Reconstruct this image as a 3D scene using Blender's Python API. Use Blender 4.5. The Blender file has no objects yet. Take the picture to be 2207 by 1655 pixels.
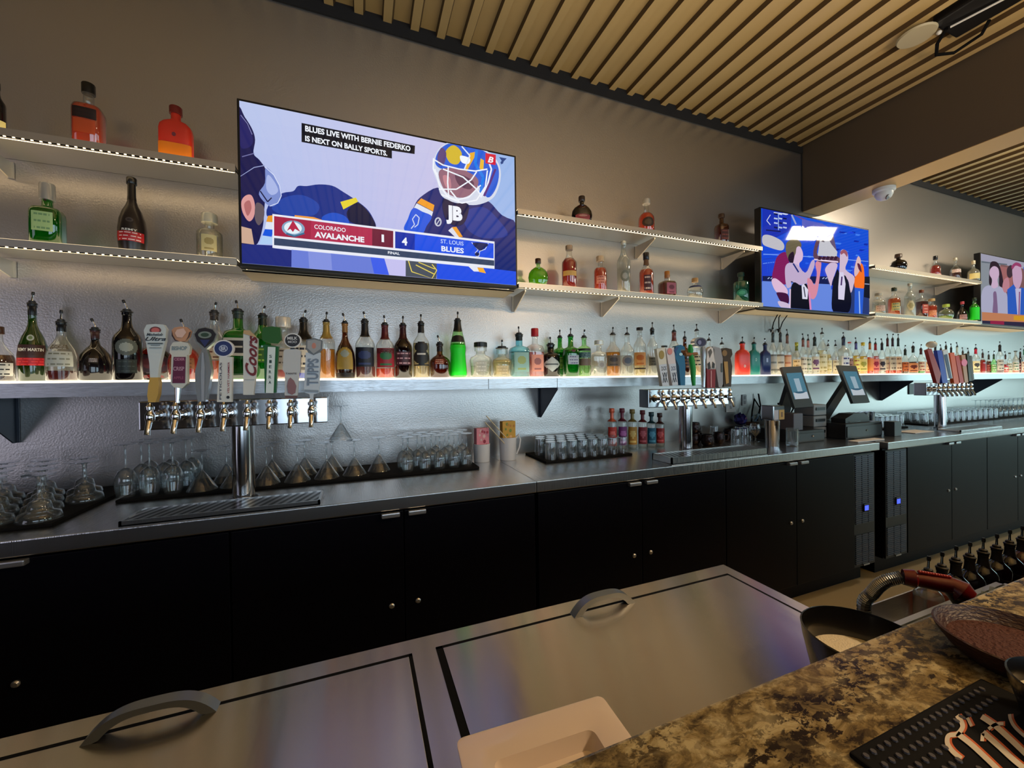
import bpy, bmesh, math, random
from mathutils import Vector, Matrix
random.seed(7)
sc = bpy.context.scene
COL = sc.collection
R = math.radians
H = 1.46                      # eye height above the floor, metres

# ---------------------------------------------------------------- camera
YAW, PITCH, ROLL, FPX = 0.366882, -0.0069239, -0.0126310, 849.745
CX, CY = 1103.5, 827.5
def _axes():
    f = Vector((math.sin(YAW), math.cos(YAW), 0)); r = Vector((math.cos(YAW), -math.sin(YAW), 0)); u = Vector((0, 0, 1))
    f2 = f*math.cos(PITCH)+u*math.sin(PITCH); u2 = u*math.cos(PITCH)-f*math.sin(PITCH)
    return r*math.cos(ROLL)+u2*math.sin(ROLL), u2*math.cos(ROLL)-r*math.sin(ROLL), f2
AR, AU, AF = _axes()
cam_d = bpy.data.cameras.new('camera'); cam = bpy.data.objects.new('camera', cam_d); COL.objects.link(cam)
cam.matrix_world = Matrix(((AR.x, AU.x, -AF.x, 0), (AR.y, AU.y, -AF.y, 0), (AR.z, AU.z, -AF.z, H), (0, 0, 0, 1)))
cam_d.sensor_fit = 'HORIZONTAL'; cam_d.sensor_width = 36; cam_d.lens = 36*FPX/2207; cam_d.clip_start = 0.02
sc.camera = cam
def at(px, py, Y=None, Z=None, X=None):
    """where the sight line through a photo pixel meets a plane of the room"""
    d = (px-CX)/FPX*AR-(py-CY)/FPX*AU+AF
    if Y is not None: t = Y/d.y
    elif Z is not None: t = (Z-H)/d.z
    else: t = X/d.x
    return Vector((d.x*t, d.y*t, H+d.z*t))

# ---------------------------------------------------------------- world, exposure, light
w = bpy.data.worlds.new('world'); sc.world = w; w.use_nodes = True
w.node_tree.nodes['Background'].inputs[0].default_value = (0.55, 0.70, 1.0, 1)
w.node_tree.nodes['Background'].inputs[1].default_value = 0.35
sc.view_settings.view_transform = 'Standard'; sc.view_settings.look = 'None'
sc.view_settings.exposure = 0.10; sc.view_settings.gamma = 1.0; sc.view_settings.use_curve_mapping = False
cy = sc.cycles
cy.max_bounces = 7; cy.diffuse_bounces = 3; cy.glossy_bounces = 4; cy.transmission_bounces = 4; cy.transparent_max_bounces = 18
cy.caustics_reflective = False; cy.caustics_refractive = False
cy.sample_clamp_indirect = 4.0; cy.use_denoising = True; cy.use_adaptive_sampling = True
def area(name, loc, target, sx, sy, power, col, spread=180):
    l = bpy.data.lights.new(name, 'AREA'); l.shape = 'RECTANGLE'; l.size = sx; l.size_y = sy; l.energy = power; l.color = col
    l.spread = R(spread)
    o = bpy.data.objects.new(name, l); COL.objects.link(o); o.location = loc
    o.rotation_euler = (Vector(target)-Vector(loc)).to_track_quat('-Z', 'Y').to_euler()
    return o
# daylight through the front windows behind the guests and the side window on the right
area('daylight_front_left', (0.1, -4.45, 1.42), (0.1, 2, 1.42), 3.0, 2.05, 54, (0.68, 0.86, 1.0))
area('daylight_front_middle', (4.1, -4.45, 1.42), (4.1, 2, 1.42), 3.4, 2.05, 72, (0.66, 0.88, 0.98))
area('daylight_front_right', (8.6, -4.45, 1.42), (8.6, 2, 1.42), 3.4, 2.05, 60, (0.66, 0.92, 0.96))
area('daylight_side_left', (-4.35, -1.9, 1.42), (4, -1.9, 1.42), 3.0, 2.05, 17, (0.92, 0.86, 1.0))  # added fill for the dim left end, outside an unseen opening
area('daylight_side_right', (13.1, -1.6, 1.42), (4, -1.6, 1.42), 3.8, 2.05, 70, (0.62, 0.94, 0.92))
# warm ceiling lamps, and two unseen uplights added to brighten the deck
area('warm_lamp_over_guests', (1.9, -0.6, 2.05), (1.9, -0.5, 3.6), 3.4, 0.3, 60, (1.0, 0.72, 0.42), 150)
area('warm_lamp_left', (-1.8, -0.4, 2.8), (-1.8, -0.3, 3.6), 1.0, 0.3, 3, (1.0, 0.70, 0.42), 170)
area('warm_lamp_beyond_beam', (5.5, 0.89, 3.33), (5.2, 2.0, 2.4), 0.62, 0.17, 20, (1.0, 0.84, 0.62), 170)
area('warm_lamp_far', (8.6, 0.4, 3.3), (7.5, 2.3, 2.6), 0.8, 0.4, 6, (1.0, 0.78, 0.52), 170)
area('warm_downlight_bar', (2.4, -0.8, 3.1), (0.9, 0.4, 1.0), 0.25, 0.25, 10, (1.0, 0.70, 0.40), 90)

# ---------------------------------------------------------------- materials
def lin(c):
    c = c/255.0
    return c/12.92 if c <= 0.04045 else ((c+0.055)/1.055)**2.4
def K(r, g, b): return (lin(r), lin(g), lin(b), 1)
_M = {}
def pmat(name, col, rough=0.5, metal=0.0, spec=0.5, coat=0.0, bump=None, aniso=0.0, emit=None, strength=1.0, attr=False, trans=0.0):
    if name in _M: return _M[name]
    m = bpy.data.materials.new(name); m.use_nodes = True; nt = m.node_tree; p = nt.nodes['Principled BSDF']
    p.inputs['Base Color'].default_value = col
    p.inputs['Roughness'].default_value = rough; p.inputs['Metallic'].default_value = metal
    p.inputs['Specular IOR Level'].default_value = spec; p.inputs['Coat Weight'].default_value = coat
    p.inputs['Transmission Weight'].default_value = trans
    p.inputs['Anisotropic'].default_value = aniso
    if emit: p.inputs['Emission Color'].default_value = emit; p.inputs['Emission Strength'].default_value = strength
    if attr:
        a = nt.nodes.new('ShaderNodeVertexColor'); a.layer_name = 'Col'; nt.links.new(a.outputs[0], p.inputs['Base Color'])
    if bump:   # (scale, strength, distance, stretch xyz)
        sc_, st, di, sx = bump
        tc = nt.nodes.new('ShaderNodeTexCoord'); mp = nt.nodes.new('ShaderNodeMapping'); mp.inputs['Scale'].default_value = sx
        n = nt.nodes.new('ShaderNodeTexNoise'); n.inputs['Scale'].default_value = sc_; n.inputs['Detail'].default_value = 3
        b = nt.nodes.new('ShaderNodeBump'); b.inputs['Strength'].default_value = st; b.inputs['Distance'].default_value = di
        nt.links.new(tc.outputs['Object'], mp.inputs[0]); nt.links.new(mp.outputs[0], n.inputs['Vector'])
        nt.links.new(n.outputs[0], b.inputs['Height']); nt.links.new(b.outputs[0], p.inputs['Normal'])
    _M[name] = m; return m
def emat(name, col, strength=1.0, attr=False):
    if name in _M: return _M[name]
    m = bpy.data.materials.new(name); m.use_nodes = True; nt = m.node_tree; nt.nodes.clear()
    o = nt.nodes.new('ShaderNodeOutputMaterial'); e = nt.nodes.new('ShaderNodeEmission')
    e.inputs[0].default_value = col; e.inputs[1].default_value = strength
    if attr:
        a = nt.nodes.new('ShaderNodeVertexColor'); a.layer_name = 'Col'; nt.links.new(a.outputs[0], e.inputs[0])
        g = nt.nodes.new('ShaderNodeBsdfGlossy'); g.inputs[1].default_value = 0.04; g.inputs[0].default_value = (0.04, 0.04, 0.04, 1)
        ad = nt.nodes.new('ShaderNodeAddShader'); nt.links.new(e.outputs[0], ad.inputs[0]); nt.links.new(g.outputs[0], ad.inputs[1])
        nt.links.new(ad.outputs[0], o.inputs[0])
    else: nt.links.new(e.outputs[0], o.inputs[0])
    _M[name] = m; return m
def gmat(name, tint=(0.96, 0.98, 0.98, 1), body=0.0, bodycol=(1, 1, 1, 1), gloss=1.0, edge=0.25, rim=0.45):
    """thin clear or tinted glass wall, optionally cloudy"""
    if name in _M: return _M[name]
    m = bpy.data.materials.new(name); m.use_nodes = True; nt = m.node_tree; nt.nodes.clear()
    N = nt.nodes.new; L = nt.links.new
    o = N('ShaderNodeOutputMaterial'); t = N('ShaderNodeBsdfTransparent'); t.inputs[0].default_value = tint
    fe = N('ShaderNodeMath'); fe.operation = 'POWER'; fe.inputs[1].default_value = 2.4; 
    g = N('ShaderNodeBsdfGlossy'); g.inputs[1].default_value = 0.03; g.inputs[0].default_value = (0.95*gloss, 0.97*gloss, gloss, 1)
    lw = N('ShaderNodeLayerWeight'); lw.inputs[0].default_value = 0.5
    pw = N('ShaderNodeMath'); pw.operation = 'POWER'; pw.inputs[1].default_value = 2.6; L(lw.outputs['Facing'], pw.inputs[0]); L(lw.outputs['Facing'], fe.inputs[0])
    ma = N('ShaderNodeMath'); ma.operation = 'MULTIPLY_ADD'; ma.inputs[1].default_value = 0.25+edge; ma.inputs[2].default_value = 0.08; L(pw.outputs[0], ma.inputs[0])
    mc = N('ShaderNodeMixRGB'); mc.inputs['Color1'].default_value = tint; mc.inputs['Color2'].default_value = tuple(c*rim for c in tint[:3])+(1,)
    L(fe.outputs[0], mc.inputs['Fac']); L(mc.outputs[0], t.inputs[0])
    last = t
    if body > 0:
        d = N('ShaderNodeBsdfDiffuse'); d.inputs[0].default_value = bodycol
        tl = N('ShaderNodeBsdfTranslucent'); tl.inputs[0].default_value = bodycol
        a = N('ShaderNodeMixShader'); a.inputs[0].default_value = 0.65; L(d.outputs[0], a.inputs[1]); L(tl.outputs[0], a.inputs[2])
        b = N('ShaderNodeMixShader'); b.inputs[0].default_value = body; L(t.outputs[0], b.inputs[1]); L(a.outputs[0], b.inputs[2])
        last = b
    x = N('ShaderNodeMixShader'); L(ma.outputs[0], x.inputs[0]); L(last.outputs[0], x.inputs[1]); L(g.outputs[0], x.inputs[2])
    L(x.outputs[0], o.inputs[0])
    _M[name] = m; return m

STEEL = pmat('brushed_steel', (0.74, 0.75, 0.77, 1), 0.22, 1.0, bump=(6, 0.25, 0.004, (60, 1.2, 1)))
STEELV = pmat('brushed_steel_face', (0.55, 0.57, 0.60, 1), 0.30, 1.0, bump=(10, 0.2, 0.003, (1.5, 1, 60)))
LIDSTEEL = pmat('worn_brushed_steel', (0.54, 0.48, 0.40, 1), 0.20, 1.0, bump=(16, 0.22, 0.0016, (1, 0.10, 1)))  # warm reflections are tinted into the stainless base colour
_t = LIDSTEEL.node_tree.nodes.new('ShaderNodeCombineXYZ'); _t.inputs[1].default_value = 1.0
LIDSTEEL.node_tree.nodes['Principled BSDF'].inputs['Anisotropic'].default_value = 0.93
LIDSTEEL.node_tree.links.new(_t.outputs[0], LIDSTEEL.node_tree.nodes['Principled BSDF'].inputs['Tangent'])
CHROME = pmat('polished_chrome', (0.72, 0.73, 0.75, 1), 0.09, 1.0)
POLISH = pmat('polished_steel', (0.50, 0.51, 0.54, 1), 0.13, 1.0)
SHELFSTEEL = pmat('shelf_steel', (0.64, 0.59, 0.51, 1), 0.40, 0.9)  # LED warmth on the undersides is mixed into the steel colour
DARK = pmat('black_cabinet_vinyl', K(9, 9, 17), 0.36, 0.0, 0.10, bump=(400, 0.08, 0.0005, (1, 1, 1)))
DARKER = pmat('black_plastic', K(14, 14, 16), 0.38)
RUBBER = pmat('black_rubber', K(8, 8, 9), 0.7, spec=0.15)
WHITE = pmat('white_plastic', K(225, 225, 222), 0.4)
PRINT = pmat('printed_surface', (1, 1, 1, 1), 0.45, attr=True)
GLOSSP = pmat('glossy_paint', (1, 1, 1, 1), 0.42, spec=0.3, attr=True)
SCREEN = emat('television_picture', (1, 1, 1, 1), 1.0, attr=True)
CLEAR = gmat('clear_glass', (0.94, 0.97, 0.98, 1), 0.10, K(230, 238, 242), edge=0.55, rim=0.10)
BCLEAR = gmat('clear_bottle_glass', (0.95, 0.96, 0.94, 1), 0.06, K(240, 238, 222), edge=0.2)

# ---------------------------------------------------------------- objects
def thing(name, loc, label, cat, group=None, rz=0.0):
    o = bpy.data.objects.new(name, None); COL.objects.link(o); o.location = loc; o.rotation_euler = (0, 0, rz)
    o.empty_display_size = 0.05
    o['label'] = label; o['category'] = cat
    if group: o['group'] = group
    return o
def tag(o, label, cat, group=None):
    o['label'] = label; o['category'] = cat
    if group: o['group'] = group
    return o
class MB:
    def __init__(s): s.v = []; s.f = []; s.c = []; s.cur = (1, 1, 1, 1)
    def col(s, c): s.cur = c; return s
    def face(s, idx): s.f.append(tuple(idx)); s.c.append(s.cur)
    def poly(s, pts):
        n = len(s.v); s.v += [tuple(p) for p in pts]; s.face(range(n, n+len(pts))); return s
    def box(s, a, b):
        x0, y0, z0 = a; x1, y1, z1 = b; n = len(s.v)
        s.v += [(x0, y0, z0), (x1, y0, z0), (x1, y1, z0), (x0, y1, z0), (x0, y0, z1), (x1, y0, z1), (x1, y1, z1), (x0, y1, z1)]
        for q in ((0, 3, 2, 1), (4, 5, 6, 7), (0, 1, 5, 4), (1, 2, 6, 5), (2, 3, 7, 6), (3, 0, 4, 7)): s.face([n+i for i in q])
        return s
    def bbox(s, a, b, r=0.003):
        """box with chamfered edges along every side"""
        bm = bmesh.new(); bmesh.ops.create_cube(bm, size=1)
        c = [(p+q)/2 for p, q in zip(a, b)]; d = [abs(q-p) for p, q in zip(a, b)]
        for v in bm.verts: v.co = Vector((v.co.x*d[0]+c[0], v.co.y*d[1]+c[1], v.co.z*d[2]+c[2]))
        bmesh.ops.bevel(bm, geom=list(bm.edges), offset=min(r, min(d)*0.45), segments=2, affect='EDGES', profile=0.6)
        return s.add_bm(bm)
    def add_bm(s, bm, mat=None):
        n = len(s.v); bm.verts.ensure_lookup_table()
        for v in bm.verts: s.v.append(tuple(mat @ v.co if mat else v.co))
        for f in bm.faces: s.face([n+v.index for v in f.verts])
        bm.free(); return s
    def ring(s, pts, mtx=None):
        n = len(s.v); s.v += [tuple(mtx @ Vector(p)) if mtx else tuple(p) for p in pts]; return list(range(n, n+len(pts)))
    def bridge(s, a, b):
        m = len(a)
        for i in range(m): s.face((a[i], a[(i+1) % m], b[(i+1) % m], b[i]))
    def lathe(s, prof, seg=24, c=(0, 0, 0), ex=2.0, dy=1.0, rneck=0.0, cap0=True, cap1=True, mtx=None):
        """prof: (r, z); ex>2 squares the section, dy flattens it; necks (r<rneck) stay round"""
        rings = []
        for r, z in prof:
            k = 0.0 if r <= rneck*1.02 else min(1.0, (r-rneck)/max(rneck*0.6, 1e-4)) if rneck > 0 else 1.0
            e = 2+(ex-2)*k; d = 1+(dy-1)*k; pts = []
            for i in range(seg):
                a = 2*math.pi*(i+0.5)/seg; ca, sa = math.cos(a), math.sin(a)
                q = (abs(ca)**e+abs(sa)**e)**(-1.0/e)
                pts.append((c[0]+r*q*ca, c[1]+r*q*sa*d, c[2]+z))
            rings.append(s.ring(pts, mtx))
        for a, b in zip(rings, rings[1:]): s.bridge(a, b)
        if cap0: s.face(reversed(rings[0]))
        if cap1: s.face(rings[-1])
        return s
    def tube(s, pts, r, seg=10, caps=True):
        pts = [Vector(p) for p in pts]; rings = []; ref = None
        for i, p in enumerate(pts):
            t = (pts[min(i+1, len(pts)-1)]-pts[max(i-1, 0)]).normalized()
            if ref is None: ref = Vector((0, 0, 1)) if abs(t.z) < 0.9 else Vector((1, 0, 0))
            u = t.cross(ref).normalized(); v = u.cross(t).normalized(); ref = v
            rr = r[i] if isinstance(r, (list, tuple)) else r
            rings.append(s.ring([p+(u*math.cos(2*math.pi*k/seg)+v*math.sin(2*math.pi*k/seg))*rr for k in range(seg)]))
        for a, b in zip(rings, rings[1:]): s.bridge(a, b)
        if caps: s.face(reversed(rings[0])); s.face(rings[-1])
        return s
    def prism(s, pts, d):
        """outline pts (3-D, planar) extruded by vector d"""
        d = Vector(d); a = s.ring(pts); b = s.ring([Vector(p)+d for p in pts])
        s.bridge(a, b); s.face(reversed(a)); s.face(b); return s
    def ball(s, c, r, seg=16, sz=1.0, sy=1.0):
        n = 8; prof = [(max(1e-4, r*math.sin(math.pi*i/n)), -r*sz*math.cos(math.pi*i/n)) for i in range(n+1)]
        return s.lathe(prof, seg, c, dy=sy)
    def build(s, name, mat, parent=None, world=False, smooth=None, kind=None, label=None):
        me = bpy.data.meshes.new(name)
        vs = s.v
        if world and parent is not None:
            L = parent.location; p2 = parent.parent
            ox, oy, oz = L
            if p2 is not None: ox, oy, oz = ox+p2.location.x, oy+p2.location.y, oz+p2.location.z
            vs = [(v[0]-ox, v[1]-oy, v[2]-oz) for v in vs]
        me.from_pydata(vs, [], s.f)
        if any(c != (1, 1, 1, 1) for c in s.c):
            ca = me.color_attributes.new('Col', 'FLOAT_COLOR', 'CORNER'); buf = []
            for p, c in zip(me.polygons, s.c): buf += list(c)*p.loop_total
            ca.data.foreach_set('color', buf)
        if smooth is not None:
            me.polygons.foreach_set('use_smooth', [True]*len(me.polygons)); me.set_sharp_from_angle(angle=R(smooth))
        bm = bmesh.new(); bm.from_mesh(me); bmesh.ops.recalc_face_normals(bm, faces=bm.faces) if mat not in (SCREEN,) else None; bm.to_mesh(me); bm.free()
        me.materials.append(mat); me.update()
        o = bpy.data.objects.new(name, me); COL.objects.link(o)
        if parent is not None: o.parent = parent
        if kind: o['kind'] = kind
        if label: o['label'] = label
        return o
def struct(name, mb, mat, smooth=None): return mb.build(name, mat, kind='structure', smooth=smooth)
def dup(root, loc, rz=None, label=None, group=None):
    r = root.copy(); COL.objects.link(r); r.location = loc
    if rz is not None: r.rotation_euler = (r.rotation_euler.x, r.rotation_euler.y, rz)
    if label: r['label'] = label
    if group: r['group'] = group
    for ch in list(root.children):
        c = ch.copy(); COL.objects.link(c); c.parent = r
        for g in list(ch.children):
            d = g.copy(); COL.objects.link(d); d.parent = c
    return r
_T = {}
def glyphs(txt, shear=0.0, fat=0.0):
    k = (txt, shear, fat)
    if k in _T: return _T[k]
    cu = bpy.data.curves.new('t', 'FONT'); cu.body = txt; cu.shear = shear; cu.offset = fat; cu.resolution_u = 3
    o = bpy.data.objects.new('t', cu); COL.objects.link(o); bpy.context.view_layer.update()
    me = bpy.data.meshes.new_from_object(o.evaluated_get(bpy.context.evaluated_depsgraph_get()))
    v = [tuple(a.co) for a in me.vertices]; f = [tuple(p.vertices) for p in me.polygons]
    COL.objects.unlink(o); bpy.data.objects.remove(o); bpy.data.curves.remove(cu); bpy.data.meshes.remove(me)
    x0 = min(a[0] for a in v); x1 = max(a[0] for a in v); y0 = min(a[1] for a in v); y1 = max(a[1] for a in v)
    _T[k] = ([((a[0]-x0)/(x1-x0), (a[1]-y0)/(y1-y0)) for a in v], f); return _T[k]
def text(mb, txt, o, ru, up, shear=0.0, fat=0.02, fn=None):
    """lettering filling the parallelogram o, o+ru, o+up"""
    vs, fs = glyphs(txt, shear, fat); n = len(mb.v); o, ru, up = Vector(o), Vector(ru), Vector(up)
    for a in vs:
        p = o+ru*a[0]+up*a[1]; mb.v.append(tuple(fn(p)) if fn else tuple(p))
    for f in fs: mb.face([n+i for i in f])
# ================================================================ room shell
YW = 2.378                                   # back wall
ZC = H+2.062                                 # underside of the deck ribs
WALLM = pmat('silver_textured_wall', (0.52, 0.50, 0.49, 1), 0.32, 0.95, bump=(130, 0.55, 0.0012, (1, 1, 1)))
WALLP = pmat('dark_wall_paint', K(70, 62, 52), 0.7)
SOFFIT = pmat('brown_soffit_paint', K(86, 74, 60), 0.55, bump=(160, 0.2, 0.002, (1, 1, 1)))
SOFFITB = pmat('tan_soffit_underside', K(196, 160, 106), 0.4, 0.3)  # warm light on the beam's underside is put into this tan
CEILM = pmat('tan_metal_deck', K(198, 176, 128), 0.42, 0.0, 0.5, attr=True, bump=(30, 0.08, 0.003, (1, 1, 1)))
FLOORM = pmat('beige_floor', K(176, 160, 128), 0.5, bump=(60, 0.1, 0.002, (1, 1, 1)))
struct('floor', MB().box((-4.2, -4.4, -0.1), (13, YW+0.1, 0)), FLOORM)
struct('wall_back', MB().box((-4.2, YW, 0), (13, YW+0.15, ZC+0.3)), WALLM)
wl = MB(); wl.box((-4.3, -4.4, 0), (-4.15, YW+0.1, 0.4)).box((-4.3, -4.4, 2.45), (-4.15, YW+0.1, ZC+0.3)).box((-4.3, -4.4, 0.4), (-4.15, -3.4, 2.45)).box((-4.3, -0.4, 0.4), (-4.15, YW+0.1, 2.45))  # side opening added to let in the left fill light
struct('wall_left', wl, WALLP)
wr = MB(); wr.box((12.9, -4.4, 0), (13.05, YW+0.1, 0.4)).box((12.9, -4.4, 2.45), (13.05, YW+0.1, ZC+0.3)).box((12.9, -4.4, 0.4), (13.05, -3.5, 2.45)).box((12.9, 0.3, 0.4), (13.05, YW+0.1, 2.45))
struct('wall_right', wr, WALLP)
wf = MB()
WX = [(-1.4, 1.6), (2.4, 5.8), (6.9, 10.3)]
wf.box((-4.2, -4.4, 0), (13, -4.25, 0.4)); wf.box((-4.2, -4.4, 2.45), (13, -4.25, ZC+0.3))
e = -4.2
for a, b in WX+[(13, 13)]: wf.box((e, -4.4, 0.4), (a, -4.25, 2.45)); e = b
struct('wall_front', wf, WALLP)
# corrugated deck: narrow ribs hanging down between wide raised pans, running to the back wall
def deck(name, x0, x1, z, y0=-4.4, y1=YW, pitch=0.1525, rib=0.046, dep=0.030, off=-0.155):
    mb = MB(); prof = []
    k = math.ceil((x0-off)/pitch); x = off+k*pitch
    prof.append((x0, z+dep))
    while x+rib+0.02 < x1:
        prof += [(x-0.006, z+dep), (x, z), (x+rib, z), (x+rib+0.012, z+dep)]; x += pitch
    prof.append((x1, z+dep))
    a = mb.ring([(p[0], y0, p[1]) for p in prof]); b = mb.ring([(p[0], y1, p[1]) for p in prof])
    for i in range(len(a)-1):
        mb.col(K(78, 60, 38) if abs(prof[i][1]-prof[i+1][1]) > 0.01 else K(198, 172, 120)); mb.face((a[i], a[i+1], b[i+1], b[i]))  # rib sides coloured darker, their shade is put into the tone
    t0 = mb.ring([(x0, y0, z+0.1), (x1, y0, z+0.1), (x1, y1, z+0.1), (x0, y1, z+0.1)])
    mb.face(t0)
    return mb
BX0, BX1, BZ = 3.733, 3.975, H+1.486
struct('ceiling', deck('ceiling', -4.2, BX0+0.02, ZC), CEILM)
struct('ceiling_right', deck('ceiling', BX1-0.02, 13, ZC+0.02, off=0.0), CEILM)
struct('ceiling_slab', MB().box((-4.3, -4.5, ZC+0.12), (13.1, YW+0.15, ZC+0.25)), WALLP)
struct('trim_1', MB().box((-4.2, YW-0.012, ZC-0.055), (BX0-0.002, YW-0.001, ZC+0.055)), pmat('black_gap_trim', K(18, 17, 20), 0.8))
struct('trim_2', MB().box((BX1+0.002, YW-0.012, ZC-0.035), (13, YW-0.001, ZC+0.07)), _M['black_gap_trim'])
# soffit beam running away from the back wall
bm_ = MB().box((BX0, -4.25, BZ+0.004), (BX1, YW-0.002, ZC+0.12))
struct('trim_3', bm_, SOFFIT)
struct('trim_4', MB().box((BX0+0.001, -4.24, BZ), (BX1-0.001, YW-0.003, BZ+0.006)), SOFFITB)
struct('trim_5', MB().box((BX0-0.012, YW-0.006, BZ+0.01), (BX0-0.001, YW-0.001, ZC-0.03)), _M['black_gap_trim'])

# ================================================================ shelves
LEDW = emat('warm_led', (1.0, 0.74, 0.42, 1), 5.0)
LEDD = emat('warm_led_dots', (1.0, 0.80, 0.50, 1), 9.0)
def _dots():
    nt = LEDD.node_tree; N = nt.nodes.new; L = nt.links.new; e = [n for n in nt.nodes if n.type == 'EMISSION'][0]
    tc = N('ShaderNodeTexCoord'); sp = N('ShaderNodeSeparateXYZ'); L(tc.outputs['Object'], sp.inputs[0])
    m1 = N('ShaderNodeMath'); m1.operation = 'PINGPONG'; m1.inputs[1].default_value = 0.013; L(sp.outputs[0], m1.inputs[0])
    m2 = N('ShaderNodeMath'); m2.operation = 'LESS_THAN'; m2.inputs[1].default_value = 0.004; L(m1.outputs[0], m2.inputs[0])
    m3 = N('ShaderNodeMath'); m3.operation = 'MULTIPLY'; m3.inputs[1].default_value = 5.0; L(m2.outputs[0], m3.inputs[0]); L(m3.outputs[0], e.inputs[1])
_dots()
PANEL = emat('lit_acrylic_warm', (1.0, 0.86, 0.60, 1), 3.2)
PANELU = emat('lit_acrylic_soft', (1.0, 0.76, 0.44, 1), 1.8)
PR = 0.010
def bracket(parent, x, z, dep, drop, w=0.022, mat=SHELFSTEEL):
    mb = MB()
    y = YW-0.002
    mb.box((x-w/2, y-0.006, z-drop), (x+w/2, y, z))
    mb.prism([(x-0.003, y-0.006, z), (x-0.003, y-dep, z), (x-0.003, y-dep, z-0.012), (x-0.003, y-0.02, z-drop), (x-0.003, y-0.006, z-drop)], (0.006, 0, 0))
    return mb.build('bracket', mat, parent, world=True)
def shelf(label, x0, x1, ztop, thick, yfront, lit, brs, dep, drop, led=True, bmat=None, seams=(), bm=None):
    s = thing('lit_wall_shelf', ((x0+x1)/2, YW, ztop-thick), label, 'shelf')
    mb = MB()
    mb.box((x0, yfront, ztop-thick), (x1, yfront+0.004, ztop+0.001))          # lip
    mb.box((x0, yfront+0.004, ztop-0.012), (x1, YW-0.002, ztop-0.006))        # tray
    mb.box((x0, yfront+0.004, ztop-thick), (x1, yfront+0.022, ztop-thick+0.004))
    mb.box((x0, yfront+0.004, ztop-thick), (x0+0.003, YW-0.002, ztop-0.006)); mb.box((x1-0.003, yfront+0.004, ztop-thick), (x1, YW-0.002, ztop-0.006))
    mb.build('shelf_board', bm or SHELFSTEEL, s, world=True)
    MB().box((x0+0.01, yfront+0.03, ztop-0.006), (x1-0.01, YW-0.025, ztop+PR)).build('lit_panel', lit, s, world=True)
    if led:
        MB().box((x0+0.01, yfront+0.024, ztop-thick+0.002), (x1-0.01, yfront+0.032, ztop-thick+0.005)).build('led_strip', LEDW, s, world=True)
        MB().box((x0+0.03, yfront+0.003, ztop-thick-0.0025), (x1-0.03, yfront+0.006, ztop-thick-0.0002)).build('led_dots', LEDD, s, world=True)
    for bx in brs: bracket(s, bx, ztop-thick, dep, drop, mat=bmat or SHELFSTEEL)
    for bx in seams: MB().box((bx-0.0015, yfront-0.0006, ztop-thick), (bx+0.0015, yfront, ztop)).build('seam', DARKER, s, world=True)
    return s
ZM = H+0.015; YM = 2.078
ZU1, ZU2 = H+1.003, H+0.575; YU = 2.128
shelf('long steel back-bar shelf packed with bottles above the counter', -2.6, 9.5, ZM, 0.055, YM, PANEL, [-1.40, at(1162, 840, Y=YW).x, at(1895, 830, Y=YW).x, 6.6], 0.26, 0.2, led=False, bmat=pmat('dark_bracket_steel', K(66, 72, 84), 0.4, 0.5), bm=STEELV, seams=(0.66, at(1201, 820, Y=YM).x, 3.9))
shelf('upper lit shelf left of the large television', -2.6, -0.518, ZU1, 0.028, YU, PANELU, [-1.4], 0.2, 0.07)
shelf('lower lit shelf left of the large television', -2.6, -0.518, ZU2, 0.028, YU, PANELU, [-1.4], 0.2, 0.07)
shelf('upper lit shelf between the two nearer televisions', 0.868, 2.885, ZU1, 0.028, YU, PANELU, [1.9, 2.75], 0.2, 0.09)
shelf('lower lit shelf between the two nearer televisions', 0.868, 2.885, ZU2, 0.028, YU, PANELU, [0.93, 1.60, 2.72], 0.2, 0.10)
shelf('upper lit shelf right of the middle television', 4.31, 6.20, ZU1, 0.028, YU, PANELU, [5.9], 0.2, 0.09)
shelf('lower lit shelf right of the middle television', 4.31, 6.20, ZU2, 0.028, YU, PANELU, [4.4, 5.2, 5.95], 0.2, 0.10)
for a, b, nm in ((-0.512, 0.862, 'thin steel ledge under the large television'), (2.891, 4.304, 'thin steel ledge under the middle television'), (6.206, 7.62, 'thin steel ledge under the far right television')):
    o = tag(MB().box((a, 2.19, H+0.534), (b, YW-0.002, H+0.540)).box((a, 2.19, H+0.534), (b, 2.194, H+0.543)).build('wall_ledge', pmat('tan_ledge_paint', K(206, 188, 156), 0.5)), nm, 'ledge')  # warm shelf glow on the steel is put into a tan colour

# ================================================================ televisions
YT = 2.142
def television(p0, p1, label):
    """p0,p1 = (x,z) lower left, upper right"""
    (x0, z0), (x1, z1) = p0, p1
    t = thing('television', ((x0+x1)/2, YT+0.03, z0), label, 'television')
    b = 0.011
    MB().bbox((x0, YT, z0), (x1, YT+0.05, z1), 0.004).build('casing', DARKER, t, world=True)
    MB().box(((x0+x1)/2-0.2, YT+0.051, (z0+z1)/2-0.15), ((x0+x1)/2+0.2, YW-0.001, (z0+z1)/2+0.15)).build('wall_mount', DARKER, t, world=True)
    return t, (x0+b, z0+b*1.3, x1-b, z1-b)
def pic_fn(s, ox, oy):
    return lambda x, y, k=0: at(ox+x/s, oy+y/s, Y=YT-0.0006-0.00012*k)
TVQ = {}
for key, a, b, lab in (('A', (516, 578), (1112, 333), 'large television showing an ice hockey broadcast with a score banner'),
                  ('B', (1640, 665), (1873, 494), 'middle television showing players in black vests holding up a trophy'),
                  ):
    p = at(*a, Y=YT); q = at(*b, Y=YT)
    TVQ[key] = television((p.x, H+0.545 if key == 'A' else H+0.54), (q.x, H+1.315), lab)
p = at(2113, 620, Y=YT)
TVQ['C'] = television((p.x, H+0.545), (p.x+1.385, H+1.315), 'far right television showing two seated people, cut off by the picture edge')

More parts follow.
